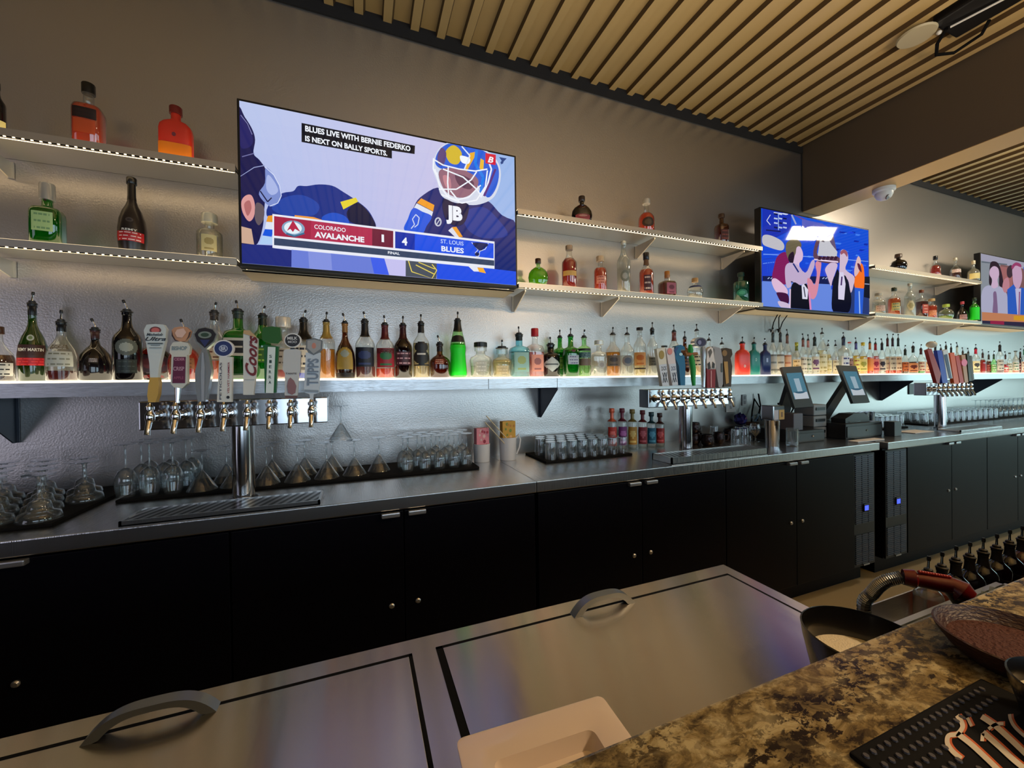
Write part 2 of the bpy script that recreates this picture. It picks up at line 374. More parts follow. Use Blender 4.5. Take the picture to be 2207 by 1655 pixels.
# ================================================================ back counter and coolers
ZK = H-0.47; YF = 1.678
def counter(x0, x1, label, dy=0.0):
    mb = MB()
    mb.bbox((x0, YF-dy, ZK-0.052), (x1, YW-0.004, ZK), 0.004)
    c = mb.build('steel_countertop', STEEL); c.location = (0, 0, 0); tag(c, label, 'countertop')
    return c
counter(-2.7, 0.761, 'steel back counter top at left, under the nearest beer tower')
counter(0.764, 3.44, 'steel back counter top in the middle, under the second beer tower')
counter(3.50, 9.6, 'steel back counter top at far right, under the third beer tower', 0.02)
SILV = pmat('satin_silver', K(190, 192, 196), 0.3, 0.85)
BLUE = emat('blue_display', (0.05, 0.08, 1.0, 1), 2.2)
def cooler(x0, x1, pairs, label, vent=None):
    """pairs: door splits; vent=(x0,x1)"""
    c = thing('back_bar_cooler', ((x0+x1)/2, YF+0.3, 0.0), label, 'bar cooler')
    zt, zb = ZK-0.056, H-1.32
    MB().box((x0, YF+0.03, zb-0.005), (x1, YW-0.02, zt)).box((x0+0.02, YF+0.09, 0.002), (x1-0.02, YW-0.03, zb)).build('cabinet_body', DARK, c, world=True)
    for a, m, b in pairs:
        for q, (l, r) in enumerate(((a, m), (m, b))):
            d = MB().bbox((l+0.002, YF+0.008, zb), (r-0.002, YF+0.028, zt-0.004), 0.003).build('door', DARK, c, world=True)
            hx = m-0.053 if q == 0 else m+0.053
            if l > -2.6:
                MB().bbox((hx-0.036, YF-0.014, zt-0.022), (hx+0.036, YF+0.012, zt-0.004), 0.004).build('handle', SILV, d, world=False)
                k = MB().lathe([(0.011, 0), (0.011, 0.004), (0.007, 0.008)], 12, mtx=Matrix.Translation((hx, YF+0.008, H-0.915)) @ Matrix.Rotation(R(90), 4, 'X')).build('lock', SILV, d, smooth=40)
    for o in list(c.children):
        for g in o.children:
            for v in g.data.vertices: v.co -= c.location
    if vent:
        a, b = vent; v = MB()
        v.box((a, YF+0.012, zb), (b, YF+0.026, zt-0.01)); fr = v.build('vent_panel', DARKER, c, world=True)
        for (za, zz) in ((zb+0.02, H-1.10), (H-1.02, zt-0.02)):
            g = MB(); z = za; g.box((a+0.012, YF+0.0105, za), (b-0.012, YF+0.012, zz))
            while z < zz:
                for k in range(3):
                    xa = a+0.012+k*(b-a-0.02)/3
                    g.box((xa, YF+0.006, z), (xa+(b-a-0.02)/3-0.012, YF+0.0107, z+0.007))
                z += 0.014
            g.build('louvres', pmat('grey_louvre', K(78, 84, 100), 0.4, 0.3), fr, world=False)
        for o in fr.children:
            for q in o.data.vertices: q.co -= c.location
        m = (a+b)/2
        d = MB().bbox((m-0.026, YF-0.001, H-0.94), (m+0.026, YF+0.010, H-0.885), 0.004).build('thermostat', DARKER, c, world=True)
        MB().box((m-0.02, YF-0.0025, H-0.93), (m+0.02, YF-0.001, H-0.897)).build('display', BLUE, c, world=True)
        MB().box((m-0.025, YF+0.003, zb+0.004), (m+0.04, YF+0.012, zb+0.014)).build('badge', SILV, c, world=True)
    return c
cooler(-2.66, 0.759, [(-2.65, -2.2, -1.66), (-1.655, -1.06, -0.448), (-0.445, 0.160, 0.757)], 'black double-door bar cooler under the left counter')
cooler(0.768, 3.40, [(0.77, 1.370, 1.965), (1.968, 2.572, 3.160)], 'black bar cooler with a vent panel at its right end', (3.165, 3.398))
cooler(3.53, 9.5, [(3.80, 4.42, 4.985), (4.988, 5.54, 6.15), (6.153, 6.75, 7.3), (7.3, 7.9, 8.5)], 'black bar cooler with a vent panel at its left end', (3.532, 3.797))

# ================================================================ steel bottle bin and granite bar
ZB = H-0.60
bin_ = thing('steel_bottle_cooler', (0.0, 0.62, 0.0), 'low stainless steel chest cooler with sliding lids below the granite bar', 'chest cooler')
x1 = 1.085
b = MB(); b.bbox((-2.2, 0.33, 0.12), (x1, 0.94, ZB-0.012), 0.004).build('cabinet_body', STEELV, bin_, world=True)
b = MB()
for xa, xb, ya, yb in ((-2.2, x1, 0.893, 0.942), (-2.2, x1, 0.335, 0.375), (1.045, x1, 0.375, 0.893), (0.098, 0.150, 0.375, 0.893), (-0.90, -0.85, 0.375, 0.893)):
    b.box((xa, ya, ZB-0.012), (xb, yb, ZB))
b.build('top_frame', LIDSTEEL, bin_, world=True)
lids = [(0.150, 1.045, (0.494, 0.680)), (-0.85, 0.098, (-0.445, -0.255)), (-2.15, -0.90, None)]
for xa, xb, hh in lids:
    g = MB()
    for q in ((xa, 0.885, xb, 0.893), (xa, 0.375, xb, 0.383), (xa, 0.375, xa+0.014, 0.893), (xb-0.007, 0.375, xb, 0.893)):
        g.box((q[0], q[1], ZB-0.011), (q[2], q[3], ZB+0.001))
    g.build('gasket', RUBBER, bin_, world=True)
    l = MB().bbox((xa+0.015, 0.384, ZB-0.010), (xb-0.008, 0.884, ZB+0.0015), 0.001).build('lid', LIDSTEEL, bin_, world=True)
    if hh:
        a, c_ = hh; y = 0.880; hb = MB(); n = 24; outer = []; inner = []
        for i in range(n+1):
            t = i/n; x = a+(c_-a)*t
            zo = 0.040*(1-abs(2*t-1)**3.2); zi = 0.029*(1-abs(2*((x-a-0.022)/(c_-a-0.044))-1)**3.2) if a+0.022 <= x <= c_-0.022 else 0
            outer.append((x, zo)); inner.append((x, max(0.0, min(zi, zo-0.004))))
        pts = outer+inner[::-1][1:-1]
        pts = [(p[0], y-0.012, ZB+0.0015+p[1]) for p in pts]
        hb.prism(pts, (0, 0.024, 0))
        h = hb.build('handle', pmat('grey_cast_metal', K(120, 128, 138), 0.32, 0.6), l, smooth=35)
        for v in h.data.vertices: v.co -= bin_.location
GR = bpy.data.materials.new('granite'); GR.use_nodes = True
def granite():
    nt = GR.node_tree; N = nt.nodes.new; L = nt.links.new; p = nt.nodes['Principled BSDF']
    tc = N('ShaderNodeTexCoord'); mp = N('ShaderNodeMapping'); mp.inputs['Rotation'].default_value = (0, 0, 0.5); mp.inputs['Scale'].default_value = (1, 1.7, 1)
    L(tc.outputs['Object'], mp.inputs[0])
    n1 = N('ShaderNodeTexNoise'); n1.inputs['Scale'].default_value = 22; n1.inputs['Detail'].default_value = 6; n1.inputs['Roughness'].default_value = 0.65; n1.inputs['Distortion'].default_value = 0.6
    n2 = N('ShaderNodeTexNoise'); n2.inputs['Scale'].default_value = 60; n2.inputs['Detail'].default_value = 5; n2.inputs['Roughness'].default_value = 0.7; n2.inputs['Distortion'].default_value = 0.4
    n3 = N('ShaderNodeTexNoise'); n3.inputs['Scale'].default_value = 11; n3.inputs['Detail'].default_value = 3
    for n in (n1, n2, n3): L(mp.outputs[0], n.inputs['Vector'])
    r1 = N('ShaderNodeValToRGB'); r1.color_ramp.elements[0].position = 0.36; r1.color_ramp.elements[0].color = K(66, 56, 40)
    r1.color_ramp.elements[1].position = 0.62; r1.color_ramp.elements[1].color = K(182, 168, 128)
    e = r1.color_ramp.elements.new(0.5); e.color = K(138, 120, 80)
    r2 = N('ShaderNodeValToRGB'); r2.color_ramp.elements[0].position = 0.46; r2.color_ramp.elements[0].color = (1, 1, 1, 1); r2.color_ramp.elements[1].position = 0.52; r2.color_ramp.elements[1].color = (0, 0, 0, 1)
    r3 = N('ShaderNodeValToRGB'); r3.color_ramp.elements[0].position = 0.42; r3.color_ramp.elements[0].color = (1, 1, 1, 1); r3.color_ramp.elements[1].position = 0.60; r3.color_ramp.elements[1].color = (0.35, 0.35, 0.35, 1)
    L(n1.outputs[0], r1.inputs[0]); L(n2.outputs[0], r2.inputs[0]); L(n3.outputs[0], r3.inputs[0])
    mu = N('ShaderNodeMath'); mu.operation = 'MULTIPLY'; L(r2.outputs[0], mu.inputs[0]); L(r3.outputs[0], mu.inputs[1])
    mx = N('ShaderNodeMixRGB'); mx.inputs['Color2'].default_value = K(34, 24, 20); L(mu.outputs[0], mx.inputs['Fac']); L(r1.outputs[0], mx.inputs['Color1'])
    L(mx.outputs[0], p.inputs['Base Color']); p.inputs['Roughness'].default_value = 0.22
granite()
ZG = H-0.39
g = MB().bbox((-2.4, -0.42, ZG-0.035), (4.2, 0.356, ZG), 0.004).build('granite_bar_top', GR); tag(g, 'speckled brown granite bar top in the near right corner', 'bar top')
o = MB().box((-2.4, -0.20, 0.002), (4.2, 0.26, ZG-0.036)).build('bar_front_cabinet', DARK); tag(o, 'dark bar base carrying the granite top', 'bar base')
# ================================================================ television pictures
class Pic:
    """flat picture on a television glass, drawn back to front in slices 0.1 mm apart"""
    def __init__(s, key, sc_, ox, oy):
        s.t, (s.x0, s.z0, s.x1, s.z1) = TVQ[key]; s.s, s.ox, s.oy = sc_, ox, oy; s.k = 0; s.mb = MB()
    def p(s, x, y):
        q = at(s.ox+x/s.s, s.oy+y/s.s, Y=YT)
        return (min(max(q.x, s.x0), s.x1), YT-0.0006-0.0001*s.k, min(max(q.z, s.z0), s.z1))
    def poly(s, c, pts): s.k += 1; s.mb.col(K(*c)); s.mb.poly([s.p(*a) for a in pts]); return s
    def sm(s, c, pts, n=4):
        """closed smooth outline through pts"""
        out = []; m = len(pts)
        for i in range(m):
            a, b, d, e = (Vector(pts[(i+j-1) % m]) for j in range(4))
            for q in range(n):
                t = q/n; v = 0.5*((2*b)+(-a+d)*t+(2*a-5*b+4*d-e)*t*t+(-a+3*b-3*d+e)*t**3); out.append((v.x, v.y))
        return s.poly(c, out)
    def line(s, c, pts, w):
        s.k += 1; s.mb.col(K(*c))
        for a, b in zip(pts, pts[1:]):
            d = Vector((b[0]-a[0], b[1]-a[1])); n = Vector((-d.y, d.x)).normalized()*w/2
            s.mb.poly([s.p(a[0]+n.x, a[1]+n.y), s.p(b[0]+n.x, b[1]+n.y), s.p(b[0]-n.x, b[1]-n.y), s.p(a[0]-n.x, a[1]-n.y)])
        return s
    def ell(s, c, cx, cy_, rx, ry, n=20, ang=0):
        return s.poly(c, [(cx+rx*math.cos(t)*math.cos(ang)-ry*math.sin(t)*math.sin(ang), cy_+rx*math.cos(t)*math.sin(ang)+ry*math.sin(t)*math.cos(ang)) for t in (2*math.pi*i/n for i in range(n))])
    def bg(s, fn, nx=16, nz=10):
        for i in range(nx):
            for j in range(nz):
                xa = s.x0+(s.x1-s.x0)*i/nx; xb = s.x0+(s.x1-s.x0)*(i+1)/nx; za = s.z0+(s.z1-s.z0)*j/nz; zb = s.z0+(s.z1-s.z0)*(j+1)/nz
                s.mb.col(K(*fn((i+.5)/nx, (j+.5)/nz))).poly([(xa, YT-0.0006, za), (xb, YT-0.0006, za), (xb, YT-0.0006, zb), (xa, YT-0.0006, zb)])
    def txt(s, c, t, bl, br, tl, fat=0.03, shear=0):
        s.k += 1; s.mb.col(K(*c)); a, b, d = Vector(s.p(*bl)), Vector(s.p(*br)), Vector(s.p(*tl))
        b.z = a.z; text(s.mb, t, a, b-a, Vector((0, 0, d.z-a.z)), shear, fat); return s
    def done(s): return s.mb.build('screen', SCREEN, s.t, world=True)

A = Pic('A', 3.448, 490, 180)
A.bg(lambda u, v: (168+22*u+12*v, 182+10*v, 228-4*u) if u < 0.8 else (150, 178, 226))
NV, NV2, BL = (22, 38, 108), (14, 20, 62), (24, 84, 214)
# centre skater
A.sm((24, 46, 128), [(290, 960), (330, 870), (410, 815), (490, 800), (525, 762), (590, 762), (680, 750), (780, 760), (860, 805), (960, 870), (1040, 935), (1085, 1005), (1105, 1065), (1080, 1120), (700, 1080), (350, 1010)])
A.sm((34, 66, 158), [(330, 930), (420, 850), (560, 830), (680, 900), (640, 980), (450, 985)])
A.sm((30, 78, 190), [(700, 1000), (780, 960), (880, 990), (900, 1060), (760, 1060)])
A.sm((12, 18, 55), [(890, 950), (960, 885), (1040, 945), (1100, 1045), (1080, 1080), (940, 1040), (900, 1010)])
A.poly((222, 204, 52), [(840, 880), (955, 848), (972, 878), (930, 900), (862, 936)])
A.line((230, 150, 60), [(500, 985), (640, 1000), (700, 1020)], 14)
# left skater: helmet, visor, ear, neck
A.sm((26, 26, 74), [(80, 190), (130, 250), (185, 340), (207, 420), (195, 520), (240, 570), (285, 640), (300, 740), (285, 830), (275, 940), (265, 1060), (225, 1190), (150, 1210), (80, 1190), (70, 600)])
A.sm((38, 36, 96), [(90, 240), (140, 300), (180, 370), (190, 440), (150, 480), (95, 460)])
A.line((120, 120, 170), [(100, 235), (150, 300), (185, 380)], 6)
A.line((110, 110, 160), [(110, 545), (200, 520)], 7)
A.sm((120, 138, 200), [(285, 625), (345, 680), (388, 760), (402, 835), (375, 890), (315, 912), (235, 825), (280, 740)])
A.sm((165, 178, 224), [(300, 680), (350, 730), (378, 800), (330, 830), (290, 780)])
A.line((215, 222, 245), [(285, 625), (345, 680), (388, 760), (402, 835), (375, 890), (315, 912)], 5)
A.line((20, 22, 60), [(245, 800), (300, 880), (330, 850)], 9)
A.line((150, 160, 205), [(95, 690), (200, 625), (280, 610)], 6)
A.sm((212, 150, 148), [(105, 880), (135, 835), (180, 832), (205, 900), (198, 990), (160, 1025), (115, 960)])
A.sm((172, 104, 104), [(125, 900), (165, 870), (180, 930), (150, 985)])
A.sm((96, 84, 92), [(215, 890), (270, 915), (272, 1000), (235, 1055), (205, 1000)])
A.poly((198, 164, 142), [(100, 1062), (180, 1082), (200, 1198), (100, 1185)])
A.poly((228, 150, 40), [(302, 985), (350, 978), (345, 1032), (290, 1028)]); A.poly((215, 220, 235), [(290, 1030), (345, 1034), (340, 1085), (280, 1080)])
A.poly(BL, [(280, 1084), (345, 1088), (330, 1140), (262, 1130)]); A.poly((170, 200, 235), [(262, 1132), (335, 1142), (345, 1195), (238, 1195)])
# bottom strip
A.poly((34, 44, 120), [(60, 1188), (345, 1205), (350, 1225), (480, 1240), (480, 1420), (60, 1420)])
A.poly((104, 122, 208), [(478, 1225), (1062, 1290), (1095, 1480), (478, 1440)]); A.poly((128, 142, 216), [(600, 1240), (770, 1260), (780, 1440), (610, 1420)])
A.poly((62, 92, 226), [(1060, 1280), (1165, 1295), (1205, 1490), (1092, 1480)]); A.poly((192, 188, 232), [(1163, 1290), (1325, 1310), (1325, 1500), (1203, 1490)])
# goaltender
A.sm(NV, [(1315, 1090), (1345, 1010), (1385, 920), (1430, 850), (1560, 775), (1640, 840), (1720, 880), (1880, 870), (1950, 885), (2040, 980), (2200, 1090), (2200, 1480), (2050, 1420), (1900, 1420), (1320, 1260)])
A.sm((28, 54, 140), [(1760, 960), (1900, 920), (2010, 1010), (2080, 1130), (1900, 1150), (1780, 1080)])
A.poly((232, 152, 44), [(1440, 855), (1538, 905), (1528, 952), (1408, 888)]); A.poly((214, 220, 234), [(1406, 892), (1528, 955), (1518, 988), (1386, 925)])
A.sm(BL, [(1380, 928), (1450, 955), (1518, 990), (1480, 1060), (1440, 1120), (1315, 1092), (1340, 1010)])
for w in (((1365, 1080), (1390, 1050), (1375, 1010), (1400, 975), (1425, 1000), (1415, 1050), (1390, 1070)),): A.line((200, 210, 235), w, 7)
A.ell((190, 196, 210), 1565, 1030, 26, 34); A.ell(NV, 1565, 1030, 16, 24); A.line((190, 196, 210), [(1550, 1055), (1582, 1005)], 7)
A.poly((214, 216, 230), [(1640, 1095), (1668, 1070), (1722, 1140), (1700, 1150)]); A.poly((232, 156, 50), [(1668, 1070), (1700, 1066), (1748, 1140), (1722, 1145)])
A.poly((74, 80, 92), [(1325, 1300), (1560, 1340), (1552, 1500), (1325, 1480)]); A.poly((36, 78, 222), [(1555, 1330), (1900, 1370), (2160, 1400), (2160, 1560), (1555, 1500)])
A.line((226, 204, 90), [(1345, 1320), (1370, 1400), (1520, 1460), (1555, 1390), (1520, 1345)], 7); A.line((226, 204, 90), [(1400, 1350), (1540, 1420)], 7); A.line((226, 204, 90), [(1420, 1330), (1540, 1380)], 6)
A.poly((224, 226, 236), [(1790, 1360), (1860, 1368), (1880, 1400), (1830, 1398)]); A.poly((236, 168, 50), [(1855, 1368), (1900, 1372), (1920, 1412), (1870, 1402)])
# mask
A.sm((206, 212, 228), [(1525, 640), (1535, 560), (1570, 490), (1630, 445), (1710, 430), (1850, 470), (1950, 520), (2015, 600), (2030, 700), (2000, 810), (1950, 870), (1850, 905), (1740, 898), (1650, 875), (1585, 830), (1560, 740)])
A.sm((44, 92, 206), [(1545, 600), (1560, 520), (1620, 460), (1710, 440), (1850, 480), (1940, 530), (2005, 610), (2015, 700), (1985, 800), (1930, 850), (1860, 760), (1800, 680), (1700, 630), (1600, 640)])
A.sm((206, 178, 52), [(1620, 510), (1680, 462), (1740, 520), (1715, 600), (1650, 590)]); A.sm((92, 70, 120), [(1560, 545), (1590, 480), (1625, 520), (1610, 600), (1570, 610)])
A.poly((228, 168, 48), [(1800, 520), (1850, 510), (1830, 560), (1775, 660), (1760, 640)]); A.poly((226, 180, 56), [(1880, 560), (1905, 575), (1900, 650), (1870, 640)])
A.sm((236, 240, 248), [(1730, 540), (1800, 560), (1790, 600), (1740, 590)]); A.line((216, 226, 244), [(1740, 470), (1800, 540), (1760, 640)], 10)
A.line((30, 120, 226), [(1850, 500), (1840, 600), (1900, 700), (1880, 820)], 22); A.line((228, 230, 244), [(1930, 560), (1960, 640), (1930, 760), (1880, 850)], 12); A.line((84, 40, 120), [(1990, 640), (1950, 740), (1905, 840)], 16)
A.sm((142, 100, 118), [(1570, 660), (1640, 632), (1760, 650), (1860, 715), (1838, 800), (1750, 852), (1650, 830), (1592, 760)])
A.sm((92, 60, 84), [(1690, 680), (1760, 690), (1830, 740), (1800, 790), (1720, 760)]); A.sm((188, 128, 140), [(1600, 690), (1650, 700), (1660, 780), (1620, 770)])
A.sm((16, 24, 66), [(1600, 862), (1690, 892), (1790, 902), (1765, 1030), (1690, 1062), (1615, 1000)])
W1 = (232, 236, 244)
for ln in (((1535, 570), (1600, 610), (1720, 640), (1840, 655), (1930, 640)), ((1540, 640), (1575, 760), (1640, 850), (1740, 892), (1850, 870), (1915, 770), (1930, 650)), ((1640, 620), (1635, 740), (1645, 860)), ((1555, 665), (1560, 700)),
           ((1570, 790), (1700, 790), (1810, 720), (1850, 660)), ((1600, 640), (1750, 700), (1850, 790), (1880, 830)), ((1590, 830), (1700, 870), (1790, 850), (1880, 760)), ((1655, 800), (1720, 880)), ((1530, 560), (1528, 640), (1560, 700))):
    A.line(W1, ln, 10)
A.txt(W1, 'JB', (1625, 1045), (1745, 1045), (1625, 905), 0.06)
# captions
A.poly((12, 16, 28), [(553, 300), (1393, 468), (1390, 530), (1222, 505), (1222, 563), (553, 441)])
A.txt(W1, 'BLUES LIVE WITH BERNIE FEDERKO', (580, 362), (1360, 512), (578, 318), 0.035)
A.txt(W1, 'IS NEXT ON BALLY SPORTS.', (580, 434), (1188, 548), (578, 392), 0.035)
A.poly((206, 34, 60), [(1915, 522), (1992, 535), (1990, 612), (1915, 598)]); A.txt(W1, 'B', (1932, 590), (1975, 598), (1932, 545), 0.03, 0.3)
A.poly((30, 64, 128), [(2016, 552), (2072, 562), (2050, 585), (2045, 600), (2030, 606), (2026, 590), (2035, 580)])
# score banner
A.poly((226, 228, 238), [(338, 974), (1982, 1178), (1982, 1380), (338, 1225)])
A.poly((172, 44, 78), [(350, 990), (1232, 1100), (1232, 1225), (350, 1135)]); A.poly((158, 34, 66), [(350, 990), (625, 1024), (620, 1162), (350, 1135)]); A.poly((106, 30, 56), [(1076, 1082), (1230, 1101), (1230, 1224), (1076, 1209)])
A.poly((24, 78, 222), [(1246, 1103), (1975, 1193), (1975, 1303), (1246, 1227)]); A.poly((14, 46, 160), [(1246, 1103), (1392, 1121), (1390, 1242), (1246, 1227)])
A.poly((54, 68, 96), [(350, 1152), (1980, 1318), (1980, 1358), (350, 1205)])
A.ell((128, 160, 190), 492, 1082, 86, 58, ang=0.12); A.ell((222, 232, 240), 490, 1078, 66, 44, ang=0.12); A.poly((176, 36, 70), [(445, 1100), (490, 1022), (545, 1108), (505, 1085), (490, 1108), (470, 1085)]); A.line((52, 104, 140), [(440, 1120), (500, 1140), (575, 1118)], 12)
A.txt(W1, 'COLORADO', (648, 1084), (880, 1112), (648, 1052), 0.01); A.txt(W1, 'AVALANCHE', (650, 1148), (1018, 1190), (650, 1104), 0.04)
A.txt(W1, '1', (1146, 1182), (1164, 1186), (1146, 1126), 0.0); A.txt(W1, '4', (1296, 1205), (1336, 1210), (1296, 1146), 0.04)
A.txt((186, 206, 246), 'ST. LOUIS', (1583, 1190), (1752, 1208), (1583, 1160), 0.01); A.txt(W1, 'BLUES', (1588, 1250), (1754, 1270), (1588, 1210), 0.03); A.txt(W1, 'FINAL', (1192, 1270), (1280, 1280), (1192, 1250), 0.02)
A.line((210, 216, 234), [(1812, 1185), (1860, 1240), (1838, 1262), (1846, 1286), (1866, 1286), (1872, 1250), (1912, 1236), (1936, 1190)], 5); A.sm((22, 34, 86), [(1820, 1188), (1932, 1196), (1905, 1230), (1868, 1244)]); A.ell((22, 34, 86), 1852, 1272, 16, 14)
A.done()

B = Pic('B', 6.365, 1630, 430)
B.bg(lambda u, v: (20, 58+20*v, 205) if v > 0.45 else ((30, 62, 196) if v > 0.25 else (94, 124, 210)), 12, 20)
rb = random.Random(3)
for i in range(50):
    x, y = rb.uniform(620, 1520), rb.uniform(420, 1000)
    B.mb.col(K(*rb.choice([(40, 92, 226), (12, 40, 160), (64, 120, 230), (26, 66, 214)]))); B.k = 1+i % 3
    B.mb.poly([B.p(x, y), B.p(x+rb.uniform(30, 90), y+10), B.p(x+rb.uniform(20, 70), y+30), B.p(x-10, y+22)])
B.k = 4
B.poly((26, 48, 170), [(80, 110), (480, 200), (470, 420), (80, 620)])
for r in range(4):
    for q in range(3): B.line((176, 190, 224) if (r+q) % 3 else (12, 20, 70), [(240+q*62, 195+r*62), (290+q*62, 205+r*62)], 20)
B.line((200, 206, 230), [(190, 210), (140, 290), (190, 350)], 10); B.line((200, 206, 230), [(235, 180), (430, 205)], 12); B.line((150, 176, 220), [(300, 190), (300, 420)], 10); B.line((16, 24, 84), [(130, 420), (330, 440)], 18)
B.sm((184, 182, 190), [(85, 500), (180, 490), (330, 560), (380, 640), (340, 700), (180, 660), (85, 610)])
B.line((150, 160, 200), [(480, 210), (540, 340)], 22); B.line((120, 60, 110), [(520, 210), (700, 300)], 18); B.poly((84, 90, 180), [(620, 270), (900, 330), (1040, 420), (620, 380)])
for i, c in enumerate(((60, 90, 220), (30, 60, 180), (90, 130, 230))): B.line(c, [(85, 760+i*60), (400, 740+i*50)], 12)
B.line((120, 160, 236), [(90, 750), (800, 790), (1530, 850)], 10)
B.poly((18, 26, 76), [(80, 1050), (1530, 1060), (1530, 1190), (1000, 1175), (80, 1130)])
for x in (150, 190, 480, 900, 940, 990, 1010, 1480): B.line((160, 176, 214), [(x, 1090), (x+26, 1070)], 12)
B.poly((98, 130, 214), [(60, 1118), (1020, 1165), (1020, 1560), (60, 1540)]); B.poly((40, 56, 110), [(1240, 1180), (1540, 1190), (1540, 1620), (1040, 1600)])
for i in range(5): B.line((30, 70, 200), [(150+i*30, 840), (145+i*30, 1000)], 10)
# maroon coach, boy in black vest, second player, orange figure
B.sm((122, 26, 86), [(330, 740), (270, 800), (235, 920), (210, 1080), (300, 1110), (380, 1170), (470, 1080), (440, 850), (400, 730)])
B.sm((212, 178, 206), [(205, 1100), (270, 1090), (400, 1210), (415, 1300), (280, 1280), (215, 1180)]); B.sm((62, 16, 58), [(275, 1275), (420, 1300), (430, 1430), (330, 1400), (285, 1330)]); B.sm((196, 178, 204), [(290, 1395), (430, 1430), (460, 1500), (330, 1480)])
B.sm((102, 92, 70), [(395, 640), (420, 580), (500, 545), (580, 570), (610, 640), (560, 740), (500, 860), (440, 840), (400, 740)]); B.sm((38, 22, 42), [(440, 760), (500, 720), (510, 850), (470, 880), (430, 830)])
B.sm((206, 178, 206), [(545, 660), (590, 650), (630, 740), (620, 830), (580, 880), (600, 960), (690, 1040), (640, 1100), (500, 960), (510, 800), (530, 740)])
B.sm((184, 164, 196), [(390, 920), (450, 870), (560, 900), (640, 1000), (690, 980), (740, 860), (780, 830), (790, 900), (740, 1040), (680, 1150), (560, 1170), (470, 1120), (470, 1190), (410, 1210), (385, 1060)])
B.sm((206, 132, 152), [(690, 1090), (740, 1100), (790, 1170), (820, 1020), (800, 900), (820, 850), (880, 860), (860, 1060), (820, 1300), (760, 1370), (700, 1280)])
B.sm((14, 16, 30), [(500, 1140), (600, 1180), (680, 1160), (705, 1300), (720, 1530), (470, 1520), (450, 1300)]); B.line((26, 40, 110), [(495, 880), (570, 1000)], 20)
B.line((214, 190, 216), [(455, 1230), (450, 1500)], 18); B.line((206, 130, 178), [(715, 1280), (735, 1530)], 26)
B.poly((208, 208, 226), [(610, 1180), (640, 1160), (700, 1240), (690, 1370), (620, 1365)]); B.line((40, 40, 60), [(640, 1200), (660, 1340)], 14)
B.sm((92, 62, 82), [(800, 590), (860, 560), (830, 770), (1110, 790), (1100, 880), (790, 830)]); B.poly((96, 80, 110), [(960, 520), (1040, 470), (1090, 700), (1040, 680)])
B.poly((188, 188, 196), [(860, 540), (960, 510), (1020, 620), (1100, 720), (1090, 790), (830, 775)]); B.poly((70, 66, 84), [(880, 580), (905, 540), (925, 590)])
B.poly((222, 200, 222), [(780, 815), (1110, 850), (1110, 870), (780, 835)])
for i in range(5): B.poly((52, 24, 50), [(850+i*54, 780), (890+i*54, 785), (868+i*54, 835), (830+i*54, 828)])
B.sm((198, 176, 204), [(930, 960), (990, 880), (1060, 870), (1100, 900), (1080, 980), (1030, 1120), (1010, 1190), (960, 1060)])
B.sm((200, 178, 200), [(1140, 720), (1190, 690), (1235, 730), (1245, 830), (1210, 960), (1330, 1060), (1320, 1180), (1280, 1280), (1240, 1100), (1130, 1090), (1130, 900)])
B.sm((150, 84, 100), [(1140, 720), (1190, 690), (1235, 730), (1230, 790), (1190, 740), (1150, 760)])
B.sm((14, 16, 34), [(1100, 960), (1140, 1050), (1210, 1050), (1260, 1200), (1290, 1380), (1240, 1560), (1040, 1540), (1025, 1300), (1050, 1100)])
B.poly((206, 200, 224), [(1125, 1000), (1180, 1000), (1210, 1160), (1190, 1380), (1110, 1370), (1110, 1200)]); B.line((60, 30, 90), [(1160, 1060), (1150, 1180)], 20)
B.sm((236, 108, 30), [(1390, 900), (1440, 890), (1465, 1000), (1460, 1220), (1340, 1210), (1340, 1060)]); B.sm((212, 176, 176), [(1370, 800), (1400, 790), (1420, 860), (1400, 980), (1340, 1060), (1330, 960)]); B.sm((90, 30, 60), [(1370, 880), (1410, 900), (1430, 1000), (1390, 960)])
B.poly((40, 88, 200), [(1335, 1210), (1460, 1225), (1440, 1580), (1330, 1570)]); B.line((150, 180, 230), [(1395, 1260), (1405, 1570)], 16)
B.poly((16, 20, 36), [(1470, 1060), (1540, 1060), (1540, 1360), (1460, 1340)]); B.line((150, 160, 190), [(1470, 1160), (1535, 1165)], 12)
B.done()

Cc = Pic('C', 8.71, 2090, 530)
Cc.bg(lambda u, v: (150, 148, 166) if v > 0.86 else ((128, 134, 142) if u < 0.3 else (118, 84, 84)))
Cc.line((92, 100, 110), [(220, 300), (700, 350)], 26); Cc.poly((150, 96, 96), [(560, 380), (800, 420), (800, 860), (560, 800)])
Cc.sm((46, 34, 44), [(370, 420), (400, 300), (500, 300), (560, 380), (610, 560), (630, 760), (550, 740), (540, 560), (420, 480), (410, 720), (360, 700)])
Cc.sm((190, 162, 188), [(380, 440), (450, 380), (530, 420), (550, 540), (520, 640), (530, 760), (450, 860), (400, 760), (420, 640), (370, 540)])
Cc.sm((160, 160, 184), [(230, 850), (350, 740), (450, 800), (560, 760), (660, 850), (705, 960), (715, 1300), (230, 1260)]); Cc.sm((116, 92, 124), [(440, 880), (490, 860), (510, 1000), (520, 1290), (430, 1280), (440, 1040)])
Cc.sm((60, 46, 54), [(700, 420), (780, 360), (820, 500), (760, 600), (700, 560)]); Cc.sm((176, 120, 132), [(640, 640), (720, 600), (740, 780), (660, 880), (610, 780)])
Cc.sm((184, 150, 176), [(800, 420), (880, 360), (960, 420), (980, 600), (940, 760), (880, 820), (820, 720), (800, 560)]); Cc.sm((142, 60, 100), [(780, 380), (860, 310), (950, 340), (960, 400), (860, 370), (800, 440)])
